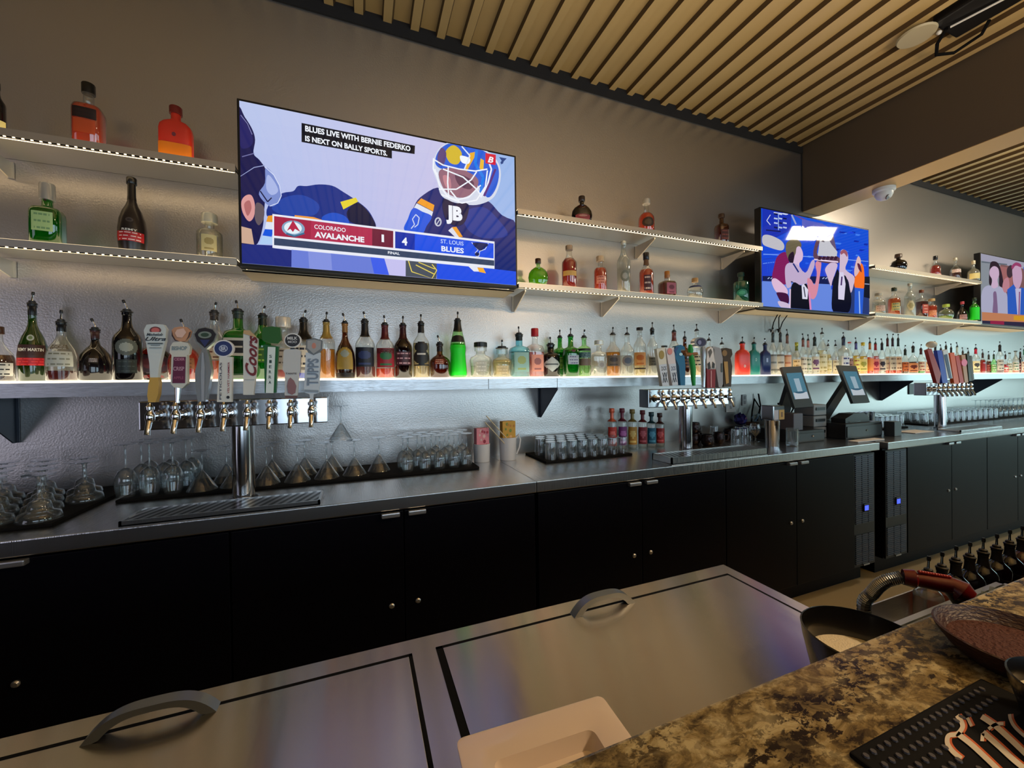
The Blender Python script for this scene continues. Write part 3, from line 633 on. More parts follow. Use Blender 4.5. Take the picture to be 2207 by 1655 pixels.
Cc.poly((44, 86, 176), [(700, 820), (820, 720), (880, 820), (960, 780), (1120, 820), (1200, 1300), (710, 1285)]); Cc.poly((178, 172, 200), [(850, 800), (960, 800), (940, 1290), (890, 1285)]); Cc.line((120, 60, 110), [(930, 860), (920, 1290)], 20)
Cc.poly((46, 84, 190), [(1000, 400), (1200, 420), (2600, 900), (2600, 1400), (1180, 1300)])
Cc.poly((178, 118, 84), [(225, 1240), (1200, 1310), (2600, 1380), (2600, 1460), (1200, 1450), (225, 1400)]); Cc.poly((196, 142, 40), [(820, 1310), (1200, 1320), (2600, 1390), (2600, 1440), (1200, 1430), (820, 1390)])
Cc.poly((44, 40, 62), [(225, 1400), (1200, 1440), (2600, 1460), (2600, 1600), (1200, 1560), (225, 1520)]); Cc.poly((134, 36, 66), [(380, 1402), (640, 1412), (640, 1480), (380, 1470)])
Cc.done()
# ================================================================ bottles
def proj(p):
    d = Vector(p)-Vector((0, 0, H)); z = d.dot(AF); return CX+FPX*d.dot(AR)/z, CY-FPX*d.dot(AU)/z
PROF = {
 'std':  [(.93,0),(1,.015),(1,.56),(.97,.61),(.82,.67),(.55,.73),(.40,.78),(.34,.86),(.32,.96),(.36,.965),(.36,1)],
 'tall': [(.93,0),(1,.015),(1,.62),(.95,.67),(.70,.73),(.48,.78),(.38,.84),(.34,.96),(.38,.965),(.38,1)],
 'shl':  [(.93,0),(1,.015),(1,.58),(.98,.64),(.86,.70),(.50,.735),(.36,.76),(.33,.96),(.38,.965),(.38,1)],
 'bell': [(.86,0),(.90,.02),(1,.20),(.99,.33),(.90,.46),(.68,.58),(.44,.66),(.31,.73),(.27,.80),(.26,.96),(.30,.965),(.30,1)],
 'cog':  [(.90,0),(.94,.015),(1,.30),(.97,.42),(.82,.55),(.52,.66),(.34,.73),(.28,.80),(.26,.95),(.30,.96),(.30,1)],
 'drop': [(.82,0),(.92,.03),(1,.20),(.96,.36),(.80,.52),(.50,.64),(.28,.71),(.22,.80),(.22,.95),(.26,.96),(.26,1)],
 'disc': [(.45,0),(.72,.06),(.92,.18),(1,.36),(.92,.54),(.70,.67),(.36,.76),(.20,.80),(.19,.94),(.24,.95),(.24,1)],
 'squat':[(.90,0),(1,.03),(1,.42),(.95,.52),(.72,.61),(.40,.67),(.28,.71),(.26,.95),(.32,.96),(.32,1)],
 'apoth':[(.95,0),(1,.02),(1,.60),(.97,.67),(.80,.73),(.42,.76),(.36,.78),(.36,.95),(.42,.96),(.42,1)],
 'cone': [(.90,0),(1,.02),(1,.10),(.90,.30),(.86,.42),(.92,.52),(.80,.64),(.60,.76),(.42,.88),(.36,.97),(.36,1)],
 'jar':  [(.86,0),(.92,.03),(.92,.30),(1,.52),(.90,.62),(.52,.68),(.42,.72),(.40,.80),(.55,.81),(.55,1)],
 'skull':[(.62,0),(.80,.05),(.94,.22),(1,.40),(.92,.58),(.70,.70),(.34,.76),(.26,.80),(.26,.95),(.32,.96),(.32,1)],
 'flask':[(.90,0),(1,.02),(1,.62),(.94,.70),(.70,.77),(.36,.81),(.30,.84),(.30,.96),(.36,.965),(.36,1)],
 'cyl':  [(.95,0),(1,.012),(1,.70),(.94,.74),(.60,.78),(.38,.80),(.34,.83),(.34,.96),(.40,.965),(.40,1)],
}
SQ = {'shl': (4, .95), 'apoth': (2, 1), 'flask': (4.5, .5), 'disc': (2, .5)}
def c3(c): return K(*c)
GL = {
 'cl': BCLEAR, 'fr': gmat('frosted_bottle_glass', (0.90, 0.92, 0.90, 1), 0.42, K(226, 228, 220)), 'gn': gmat('green_bottle_glass', (0.10, 0.62, 0.16, 1), 0.22, K(20, 150, 40)),
 'ol': gmat('olive_bottle_glass', (0.12, 0.28, 0.05, 1), 0.35, K(70, 110, 30)), 'aq': gmat('aqua_bottle_glass', (0.50, 0.86, 0.92, 1), 0.14, K(120, 200, 215)),
 'te': gmat('teal_bottle_glass', (0.18, 0.62, 0.50, 1), 0.30, K(40, 150, 120)), 'br': gmat('brown_bottle_glass', (0.36, 0.12, 0.03, 1), 0.25, K(110, 50, 20)),
 'bk': pmat('black_bottle_glass', K(14, 11, 16), 0.08, coat=0.5), 'bm': pmat('dark_matt_bottle', K(30, 22, 22), 0.3), 'nv': pmat('navy_painted_bottle', K(16, 34, 88), 0.32),
 'tp': pmat('teal_painted_bottle', K(22, 124, 116), 0.32), 'rp': pmat('red_painted_bottle', K(226, 56, 38), 0.32), 'dk': gmat('dark_wine_glass', (0.10, 0.02, 0.03, 1), 0.25, K(50, 12, 18)),
 'ng': gmat('pale_green_bottle_glass', (0.62, 0.90, 0.55, 1), 0.1, K(150, 220, 120)),
}
def liqm(k, a, b, body=0.45): return gmat('liquid_'+k, a, body, b, gloss=0.6, edge=0.15)
LQ = {
 'am': liqm('amber', (0.95, 0.42, 0.08, 1), K(226, 120, 28)), 'or': liqm('orange', (1.0, 0.30, 0.06, 1), K(236, 96, 22)), 're': liqm('red', (0.85, 0.05, 0.03, 1), K(200, 26, 14)),
 'dr': liqm('dark_red', (0.45, 0.03, 0.02, 1), K(112, 20, 14)), 'go': liqm('gold', (1.0, 0.66, 0.20, 1), K(232, 168, 60), 0.3), 'pg': liqm('pale_gold', (1.0, 0.90, 0.66, 1), K(240, 224, 176), 0.12),
 'cl': liqm('clear', (0.97, 0.97, 0.94, 1), K(238, 238, 228), 0.06), 'bn': liqm('brown', (0.34, 0.12, 0.03, 1), K(96, 50, 22)), 'gn': liqm('neon_green', (0.15, 1.0, 0.10, 1), K(20, 236, 30), 0.6),
 'lm': liqm('lime', (0.62, 0.88, 0.10, 1), K(170, 210, 40), 0.4), 'pk': liqm('pink', (1.0, 0.50, 0.48, 1), K(240, 130, 120), 0.35), 'bl': liqm('blue', (0.08, 0.35, 0.95, 1), K(30, 110, 236), 0.5),
 'ye': liqm('yellow', (1.0, 0.80, 0.20, 1), K(246, 206, 60), 0.4), 'cr': liqm('cream', (0.95, 0.86, 0.70, 1), K(232, 214, 176), 0.8), 'gr': liqm('green', (0.10, 0.75, 0.15, 1), K(24, 180, 40), 0.4),
}
def cmat(c, r=0.35, m=0.0): return pmat('tint_%02x%02x%02x_%d' % (c[0], c[1], c[2], int(m*10)), K(*c), r, m)
def rad(prof, zf):
    for (r0, z0), (r1, z1) in zip(prof, prof[1:]):
        if z0 <= zf <= z1: return r0+(r1-r0)*((zf-z0)/(z1-z0) if z1 > z0 else 0)
    return prof[-1][0]
def patch(mb, prof, Rr, Hh, z0, z1, ha, fn, ex, dy, nu=18, nv=14, off=0.0007):
    neck = 0.46*Rr
    def pt(a, zf):
        r = rad(prof, zf)*Rr; k = 0 if r < neck*1.02 else min(1, (r-neck)/(neck*0.6)); e = 2+(ex-2)*k; d = 1+(dy-1)*k
        ca, sa = math.cos(a), math.sin(a); q = (abs(ca)**e+abs(sa)**e)**(-1/e)
        return ((r+off)*q*ca, ((r+off)*q*sa)*d-(off if d < 1 else 0), zf*Hh)
    for i in range(nu):
        for j in range(nv):
            u, v = (i+.5)/nu, (j+.5)/nv; c = fn(u, v)
            if c is None: continue
            a0, a1 = (math.radians(-90-ha+2*ha*(i+q)/nu) for q in (0, 1)); b0, b1 = (z0+(z1-z0)*(j+q)/nv for q in (0, 1))
            mb.col(K(*c)).poly([pt(a0, b0), pt(a1, b0), pt(a1, b1), pt(a0, b1)])
def pattern(p, c, c2):
    if p == 'p': return lambda u, v: c
    if p == 'l': return lambda u, v: c2 if (int(v*9) % 3 == 1 and 0.14 < u < 0.86 and (int(u*17+int(v*9)*5) % 4)) else c
    if p == 'o': return lambda u, v: (c2 if ((u-.5)/.3)**2+((v-.5)/.28)**2 < 1 else c) if ((u-.5)/.5)**2+((v-.5)/.5)**2 < 1 else None
    if p == 'd': return lambda u, v: (c2 if abs(v-.5) < .05 and abs(u-.5) < .32 else c) if abs(u-.5)+abs(v-.5) < .5 else None
    if p == 'b': return lambda u, v: c2 if v < .16 or v > .84 or (.46 < v < .54 and .2 < u < .8) else c
    if p == 'e': return lambda u, v: c2 if ((u-.5)/.3)**2+((v-.6)/.22)**2 < 1 else (c2 if .12 < v < .2 and .2 < u < .8 else c)
    if p == 'a': return lambda u, v: None if v > .7 and ((u-.5)/.5)**2+((v-.7)/.3)**2 > 1 else (c2 if ((u-.5)/.28)**2+((v-.72)/.16)**2 < 1 else c)
    if p == 'n': return lambda u, v: c if ((u-.5)/.42)**2+((v-.78)/.22)**2 < 1 or ((u-.5)/.5)**2+((v-.36)/.30)**2 < 1 else (c2 if v < .04 else None)
BT = []; PLACED = {}
def pourer(root, z, r, lean, tipc=(14, 14, 14)):
    c = MB().lathe([(r*0.9, 0), (r*1.15, 0.002), (r*1.15, 0.006), (r*.8, 0.009), (r*.8, 0.014), (r*.55, 0.017)], 14)
    for i in range(len(c.v)): c.v[i] = (c.v[i][0], c.v[i][1], c.v[i][2]+z)
    p = c.build('pourer', DARKER, root, smooth=45)
    e = (lean*0.010, 0, z+0.046)
    MB().tube([(0, 0, z+0.012), (lean*0.001, 0, z+0.024), (lean*0.006, 0, z+0.036), e], [0.0042, 0.0034, 0.003, 0.003], 8).build('spout', CHROME, p, smooth=50)
    MB().tube([(lean*0.0075, 0, z+0.040), (lean*0.0105, 0, z+0.0475), (lean*0.0125, 0, z+0.054)], [0.0046, 0.0056, 0.0044], 8).build('spout_cap', DARKER, p, smooth=50)
def bottle(cx, top, w, typ, glass, liq, lvl, cap, labs, label, zs, Yd, group=None, name='liquor_bottle', txt=None, neckc=None, seg=None, base=None, cat='bottle'):
    lift = PR if zs != ZK+0.0006 else 0.0; placed = PLACED.setdefault(round(zs, 3), []); lo = {round(ZM, 3): 2.082, round(ZU1, 3): 2.133, round(ZU2, 3): 2.133}.get(round(zs, 3), 1.9)
    best = None
    for q in [0]+[s_*k_*0.012 for k_ in range(1, 9) for s_ in (-1, 1)]:
        Yq = Yd+q; X = at(cx, top, Y=Yq).x; Hh = at(cx, top, Y=Yq).z-zs-lift; bp = proj((X, Yq, zs+lift))[1]; ym = (top+bp)/2
        X = at(cx, ym, Y=Yq).x; wd = at(cx+w/2, ym, Y=Yq).x-at(cx-w/2, ym, Y=Yq).x; Rr = 0.5*wd*math.cos(math.atan2(abs(X), Yq))*1.04
        ry = Rr*SQ.get(typ, (2, 1))[1]
        if q and (Yq-ry < lo or Yq+ry > YW-0.005): continue
        gap = min([math.hypot(X-x_, Yq-y_)-r_-Rr for x_, y_, r_ in placed]+[1.0])
        if best is None or gap > best[0]+1e-4: best = (gap, Yq, X, Hh, Rr)
        if gap > 0.0015: best = (gap, Yq, X, Hh, Rr); break
    gap, Yd, X, Hh, Rr = best
    if gap < 0.0015: Rr = max(Rr*0.72, Rr+gap-0.002)
    placed.append((X, Yd, Rr)); zs += lift
    Hg = Hh-(0.017 if cap == 'p' else 0.0); prof = PROF[typ]; ex, dy = SQ.get(typ, (2, 1)); n = len(BT)
    if isinstance(cap, tuple): Hg = Hh-cap[1]*0.6
    rz = -math.atan2(X, Yd)*(0.25 if ex > 3 else 0.75)+random.uniform(-.12, .12)*(0.4 if ex > 3 else 1)
    root = thing(name, (X, Yd, zs+0.0006), label, cat, group, rz)
    far = w < 26; sg = seg or (20 if far else 32)
    P = [(r*Rr, z*Hg) for r, z in prof]
    b = MB().lathe(P, sg, ex=ex, dy=dy, rneck=0.46*Rr, cap1=liq is None or not isinstance(glass, str) or GL[glass] in (GL['bk'],))
    b.build('glass_body', GL[glass], root, smooth=50)
    if liq:
        Q = [(max(r*Rr-0.0022, 0.001), z*Hg+(0.004 if z == 0 else 0)) for r, z in prof if z < lvl]
        Q.append((max(rad(prof, lvl)*Rr-0.0022, 0.001), lvl*Hg))
        MB().lathe(Q, sg, ex=ex, dy=dy, rneck=0.46*Rr).build('liquor', LQ[liq], root, smooth=50)
    nr = prof[-1][0]*Rr
    if neckc:
        fz = 0.80 if not isinstance(neckc[0], tuple) else neckc[1]; nc = neckc if not isinstance(neckc[0], tuple) else neckc[0]
        F = [(r*Rr+0.0009, z*Hg) for r, z in prof if z >= fz]; F.insert(0, (rad(prof, fz)*Rr+0.0009, fz*Hg))
        MB().lathe(F, sg, cap0=False, cap1=False).build('neck_foil', cmat(nc, 0.3, 0.2), root, smooth=50)
    if cap == 'p': pourer(root, Hg, nr, random.uniform(-1, 1) if w > 40 else random.uniform(-.4, .4))
    elif cap:
        cc, ch, cw = cap; r = nr*cw; z0 = Hg-ch*0.4
        MB().lathe([(r*.96, z0), (r, z0+0.001), (r, z0+ch*0.9), (r*.9, z0+ch)], 18).build('cap', cmat(cc, 0.3, 0.3 if sum(cc) > 380 else 0.0), root, smooth=40)
    for k, (z0, z1, c, p, c2, *ha) in enumerate(labs):
        ha = ha[0] if ha else (38 if ex > 3 else 62)
        m = MB(); patch(m, prof, Rr, Hg, z0, z1, ha, pattern(p, c, c2), ex, dy, *( (12, 9) if far else (24, 20))); m.build('paper_label', PRINT, root)
    if txt:
        for (s, c, z0, z1, ha, shear) in txt:
            m = MB().col(K(*c)); zm = (z0+z1)/2
            def fn(p):
                a = math.radians(-90+(p.x-.5)*2*ha); r = rad(prof, zm)*Rr+0.0014
                return (r*math.cos(a), r*math.sin(a), p.z)
            text(m, s, (0, 0, z0*Hg), (1, 0, 0), (0, 0, (z1-z0)*Hg), shear, 0.02, fn); m.build('label_lettering', PRINT, root)
    BT.append(root); return root
WH, BKc, RD, NVc = (226, 224, 216), (16, 15, 18), (176, 30, 34), (30, 40, 96)
ZS = ZM; YB = 2.185
def MS(cx, top, w, typ, glass, liq, lvl, cap, labs, label, **k): return bottle(cx, top, w, typ, glass, liq, lvl, cap, labs, label, ZS, k.pop('Y', YB), **k)
# --- long shelf, left to right
MS(-3, 704, 76, 'cog', 'cl', 'bn', .52, ((70, 40, 24), .03, 1.2), [(.10, .36, WH, 'l', BKc)], 'round amber cognac bottle cut by the left picture edge, on the long shelf', Y=2.15)
MS(71, 648, 70, 'bell', 'ol', 'bn', .40, 'p', [(.30, .47, (58, 30, 26), 'p', BKc, 66), (.20, .30, (170, 20, 36), 'l', (220, 60, 60), 66), (.52, .60, (200, 205, 190), 'o', (120, 140, 90), 18)], 'tall olive green bell-shaped cognac bottle with red band label, leftmost of the tall ones', name='cognac_bottle', neckc=((20, 20, 22), .86), txt=[('REMY MARTIN', (226, 222, 210), .385, .425, 52, 0)], Y=2.285)
MS(133, 688, 74, 'cog', 'cl', 'dr', .17, 'p', [(.24, .50, (206, 208, 196), 'l', (140, 140, 120), 52), (.54, .62, (120, 110, 90), 'l', WH, 40)], 'clear rounded cognac bottle with pale label, nearly empty, beside the green bell-shaped one', name='cognac_bottle', neckc=((22, 22, 24), .86), Y=2.155)
MS(206, 705, 82, 'drop', 'bk', None, 0, 'p', [(.36, .44, (92, 84, 96), 'l', WH, 14)], 'squat black teardrop bottle with ring collar near the left end of the long shelf', name='cognac_bottle', neckc=((60, 34, 34), .84), Y=2.275)
MS(275, 666, 66, 'std', 'bk', None, 0, 'p', [(.36, .60, (96, 104, 96), 'o', (170, 180, 170), 44), (.10, .30, (24, 36, 30), 'l', (60, 70, 64), 40)], 'tall dark brown cream liqueur bottle with pale oval emblem, left of the tap handles', Y=2.15)
MS(331, 720, 88, 'disc', 'dk', 're', .74, ((30, 20, 20), .03, 1.1), [(.16, .62, (34, 16, 34), 'o', (70, 30, 40), 60)], 'round dark red glowing disc bottle behind the leftmost tap handle', Y=2.28)
MS(397, 706, 72, 'cog', 'cl', 're', .62, 'p', [(.22, .44, (150, 96, 60), 'l', (90, 40, 20), 46)], 'orange-red round bottle behind the second tap handle', Y=2.18)
MS(463, 668, 54, 'std', 'cl', 'am', .28, 'p', [(.30, .52, (206, 190, 170), 'l', (110, 60, 40))], 'clear bottle with a little amber liquor behind the silver tap handle', neckc=((60, 54, 52), .9), Y=2.26)
MS(514, 665, 62, 'shl', 'gn', 'dr', .30, 'p', [(.34, .60, (20, 20, 22), 'b', (210, 210, 200), 44)], 'green-necked bottle with a broad black label behind the round blue tap handle', neckc=((46, 60, 50), .90), Y=2.19)
MS(567, 675, 50, 'tall', 'gn', 'lm', .55, 'p', [(.26, .50, (60, 110, 40), 'l', (160, 200, 80))], 'slim bright green bottle behind the green tap handle', neckc=((24, 40, 30), .86), Y=2.27)
MS(611, 684, 52, 'apoth', 'fr', 're', .16, ((214, 212, 204), .05, 1.5), [(.24, .54, (196, 190, 180), 'l', (90, 80, 70))], 'pale frosted bottle with a wide cap behind the green tap handle', Y=2.18)
MS(655, 684, 44, 'tall', 'cl', 'bl', .10, 'p', [(.20, .56, (220, 216, 206), 'l', (40, 44, 60))], 'black-necked bottle with a white label and a blue glow at its foot', neckc=((14, 14, 16), .66), Y=2.25)
MS(704, 688, 36, 'tall', 'cl', 'go', .52, 'p', [], 'clear slim bottle of golden liqueur just right of the last tap handle', neckc=((168, 140, 70), .72))
MS(744, 691, 42, 'bell', 'br', 'bn', .6, 'p', [(.16, .56, (170, 140, 60), 'a', (150, 160, 150), 50), (.0, .10, (30, 18, 14), 'p', BKc, 80)], 'brown round-shouldered bottle with gold arched label', neckc=((150, 104, 50), .84))
MS(787, 687, 41, 'std', 'cl', 'dr', .20, 'p', [(.20, .54, (18, 22, 38), 'e', (46, 60, 110), 64)], 'clear bottle with black and blue fruit label, right of the brown one', neckc=((24, 24, 28), .74))
MS(830, 695, 39, 'std', 'cl', 'or', .18, 'p', [(.20, .56, (150, 30, 48), 'e', (40, 110, 66), 64), (.46, .55, (28, 22, 26), 'l', (200, 200, 200), 64)], 'clear bottle with red and green label over orange liqueur', neckc=((90, 24, 32), .74))
MS(869, 696, 38, 'std', 'dk', 'dr', .55, 'p', [(.24, .50, (60, 20, 36), 'l', (190, 150, 160), 58)], 'black-red liqueur bottle with dark cherry label', neckc=((60, 18, 28), .74))
MS(908, 692, 34, 'tall', 'cl', 'pg', .64, 'p', [(.22, .66, (22, 22, 24), 'n', (22, 22, 24), 62), (.42, .45, WH, 'p', WH, 30)], 'clear bottle with black figure-eight label', neckc=((20, 20, 22), .84))
MS(948, 737, 43, 'squat', 'br', 're', .70, 'p', [(.40, .56, (140, 60, 40), 'l', (220, 200, 180), 26)], 'short dark amber squat bottle glowing orange at the foot', neckc=((30, 14, 14), .80))
MS(987, 686, 37, 'cone', 'ng', 'gn', .60, 'p', [(.62, .74, (16, 16, 16), 'a', (16, 16, 16), 62), (.04, .57, (20, 230, 40), 'p', WH, 66)], 'neon green waisted liqueur bottle with black cone neck', neckc=((18, 18, 18), .82))
MS(1036, 738, 46, 'jar', 'cl', 'cl', .35, ((22, 20, 20), .028, 1.1), [(.16, .48, (204, 204, 190), 'l', (240, 240, 230), 32)], 'clear faceted decanter with a flat black stopper', name='decanter')
MS(1082, 746, 42, 'jar', 'cl', 'pg', .60, 'p', [(.10, .40, (214, 196, 150), 'l', (240, 226, 190), 40)], 'clear cut-glass bottle of pale spirit with black pourer collar')
MS(1119, 717, 40, 'shl', 'aq', 'cl', .6, 'p', [(.12, .58, (150, 196, 190), 'e', (160, 180, 110), 40)], 'pale blue square gin bottle', name='gin_bottle', neckc=((26, 38, 40), .88))
MS(1153, 708, 34, 'shl', 'cl', 'pk', .56, ((186, 22, 44), .05, 1.2), [(.12, .50, (226, 150, 130), 'e', (150, 90, 90), 40)], 'pink gin bottle with bright red cap', name='gin_bottle')
MS(1187, 739, 38, 'apoth', 'bk', None, 0, 'p', [(.16, .62, (176, 186, 188), 'd', (70, 80, 84), 66)], 'short black apothecary gin bottle with a silver diamond label', name='gin_bottle')
MS(1207, 723, 26, 'shl', 'gn', 'gr', .62, 'p', [(.20, .50, (110, 140, 60), 'l', (40, 90, 30))], 'green gin bottle half hidden behind the black diamond-label one', name='gin_bottle', Y=2.25)
MS(1230, 720, 31, 'shl', 'gn', 'gr', .66, 'p', [(.30, .52, (176, 190, 206), 'l', (60, 60, 120), 40), (.60, .68, (70, 16, 24), 'o', (70, 16, 24), 16)], 'green gin bottle with pale label and dark red seal', name='gin_bottle')
MS(1259, 723, 28, 'cyl', 'ng', 'cl', .45, 'p', [(.48, .62, (40, 84, 92), 'l', (140, 170, 170), 66), (.28, .46, (110, 96, 84), 'p', BKc, 66), (.66, .72, (20, 22, 24), 'p', BKc, 66)], 'pale green bottle banded with dark blue and brown labels')
MS(1291, 734, 30, 'shl', 'cl', 'cl', .3, ((220, 222, 216), .028, 1.7), [(.22, .46, (176, 180, 176), 'o', (150, 150, 150), 30)], 'clear square bottle with a big glass stopper')
MS(1321, 717, 31, 'std', 'cl', 'go', .58, 'p', [(.24, .50, (110, 100, 90), 'e', (70, 66, 70), 54)], 'golden amber tequila bottle with grey label', name='tequila_bottle')
MS(1352, 717, 29, 'std', 'cl', 'cl', .5, 'p', [(.24, .50, (140, 150, 160), 'o', (90, 110, 140), 50)], 'clear tequila bottle with grey-blue label, beside the golden one', name='tequila_bottle')
MS(1379, 706, 26, 'tall', 'cl', 'pg', .5, ((24, 18, 18), .02, 1.4), [(.22, .50, (214, 160, 100), 'e', (190, 110, 50), 60), (.14, .17, (40, 26, 20), 'p', BKc, 60)], 'clear bottle with peach label and flat black stopper')
MS(1406, 706, 23, 'tall', 'cl', 'cl', .4, 'p', [(.22, .40, (90, 92, 84), 'l', (50, 52, 50), 50)], 'clear long-necked bottle left of the second beer tower', neckc=((24, 28, 28), .90))
MS(1432, 745, 26, 'squat', 'cl', 'cl', .5, ((20, 20, 20), .012, 1.6), [(.12, .40, (208, 204, 190), 'l', (120, 120, 110), 50)], 'short clear bottle with thin black lid behind the second beer tower', Y=2.2)
MS(1453, 711, 24, 'tall', 'cl', 'pg', .5, 'p', [(.20, .5, (212, 190, 176), 'l', (150, 90, 80), 50)], 'clear bottle with copper-brown neck behind the second beer tower', Y=2.2, neckc=((120, 70, 66), .80))
MS(1476, 725, 22, 'std', 'br', 'bn', .5, 'p', [(.20, .46, (50, 26, 24), 'l', (130, 90, 60), 56)], 'small dark brown bottle behind the green tap handle of the second tower', Y=2.2)
MS(1502, 709, 24, 'tall', 'cl', 'pg', .4, 'p', [(.20, .46, (200, 196, 170), 'l', (40, 40, 40), 56)], 'clear tall bottle behind the round-headed tap handle', Y=2.2)
MS(1528, 730, 24, 'std', 'cl', 'pg', .5, 'p', [(.20, .46, (220, 214, 190), 'l', (120, 40, 40), 56)], 'clear bottle behind the grey slab tap handle of the second tower', Y=2.2)
MS(1556, 738, 24, 'std', 'cl', 'ye', .5, 'p', [(.20, .46, (210, 204, 170), 'l', (90, 80, 40), 56)], 'yellowish bottle behind the brown-gold tap handle', Y=2.2)
MS(1600, 736, 33, 'flask', 'rp', None, 0, 'p', [(.24, .32, (236, 226, 216), 'o', (226, 56, 38), 8)], 'red painted flask-shaped vodka bottle', name='vodka_bottle')
MS(1625, 737, 27, 'flask', 'tp', None, 0, 'p', [(.44, .54, (180, 220, 210), 'o', (22, 124, 116), 8)], 'teal painted flask-shaped vodka bottle', name='vodka_bottle')
MS(1649, 739, 26, 'flask', 'nv', None, 0, 'p', [(.42, .56, (170, 190, 230), 'l', (16, 34, 88), 10)], 'navy painted flask-shaped vodka bottle', name='vodka_bottle')
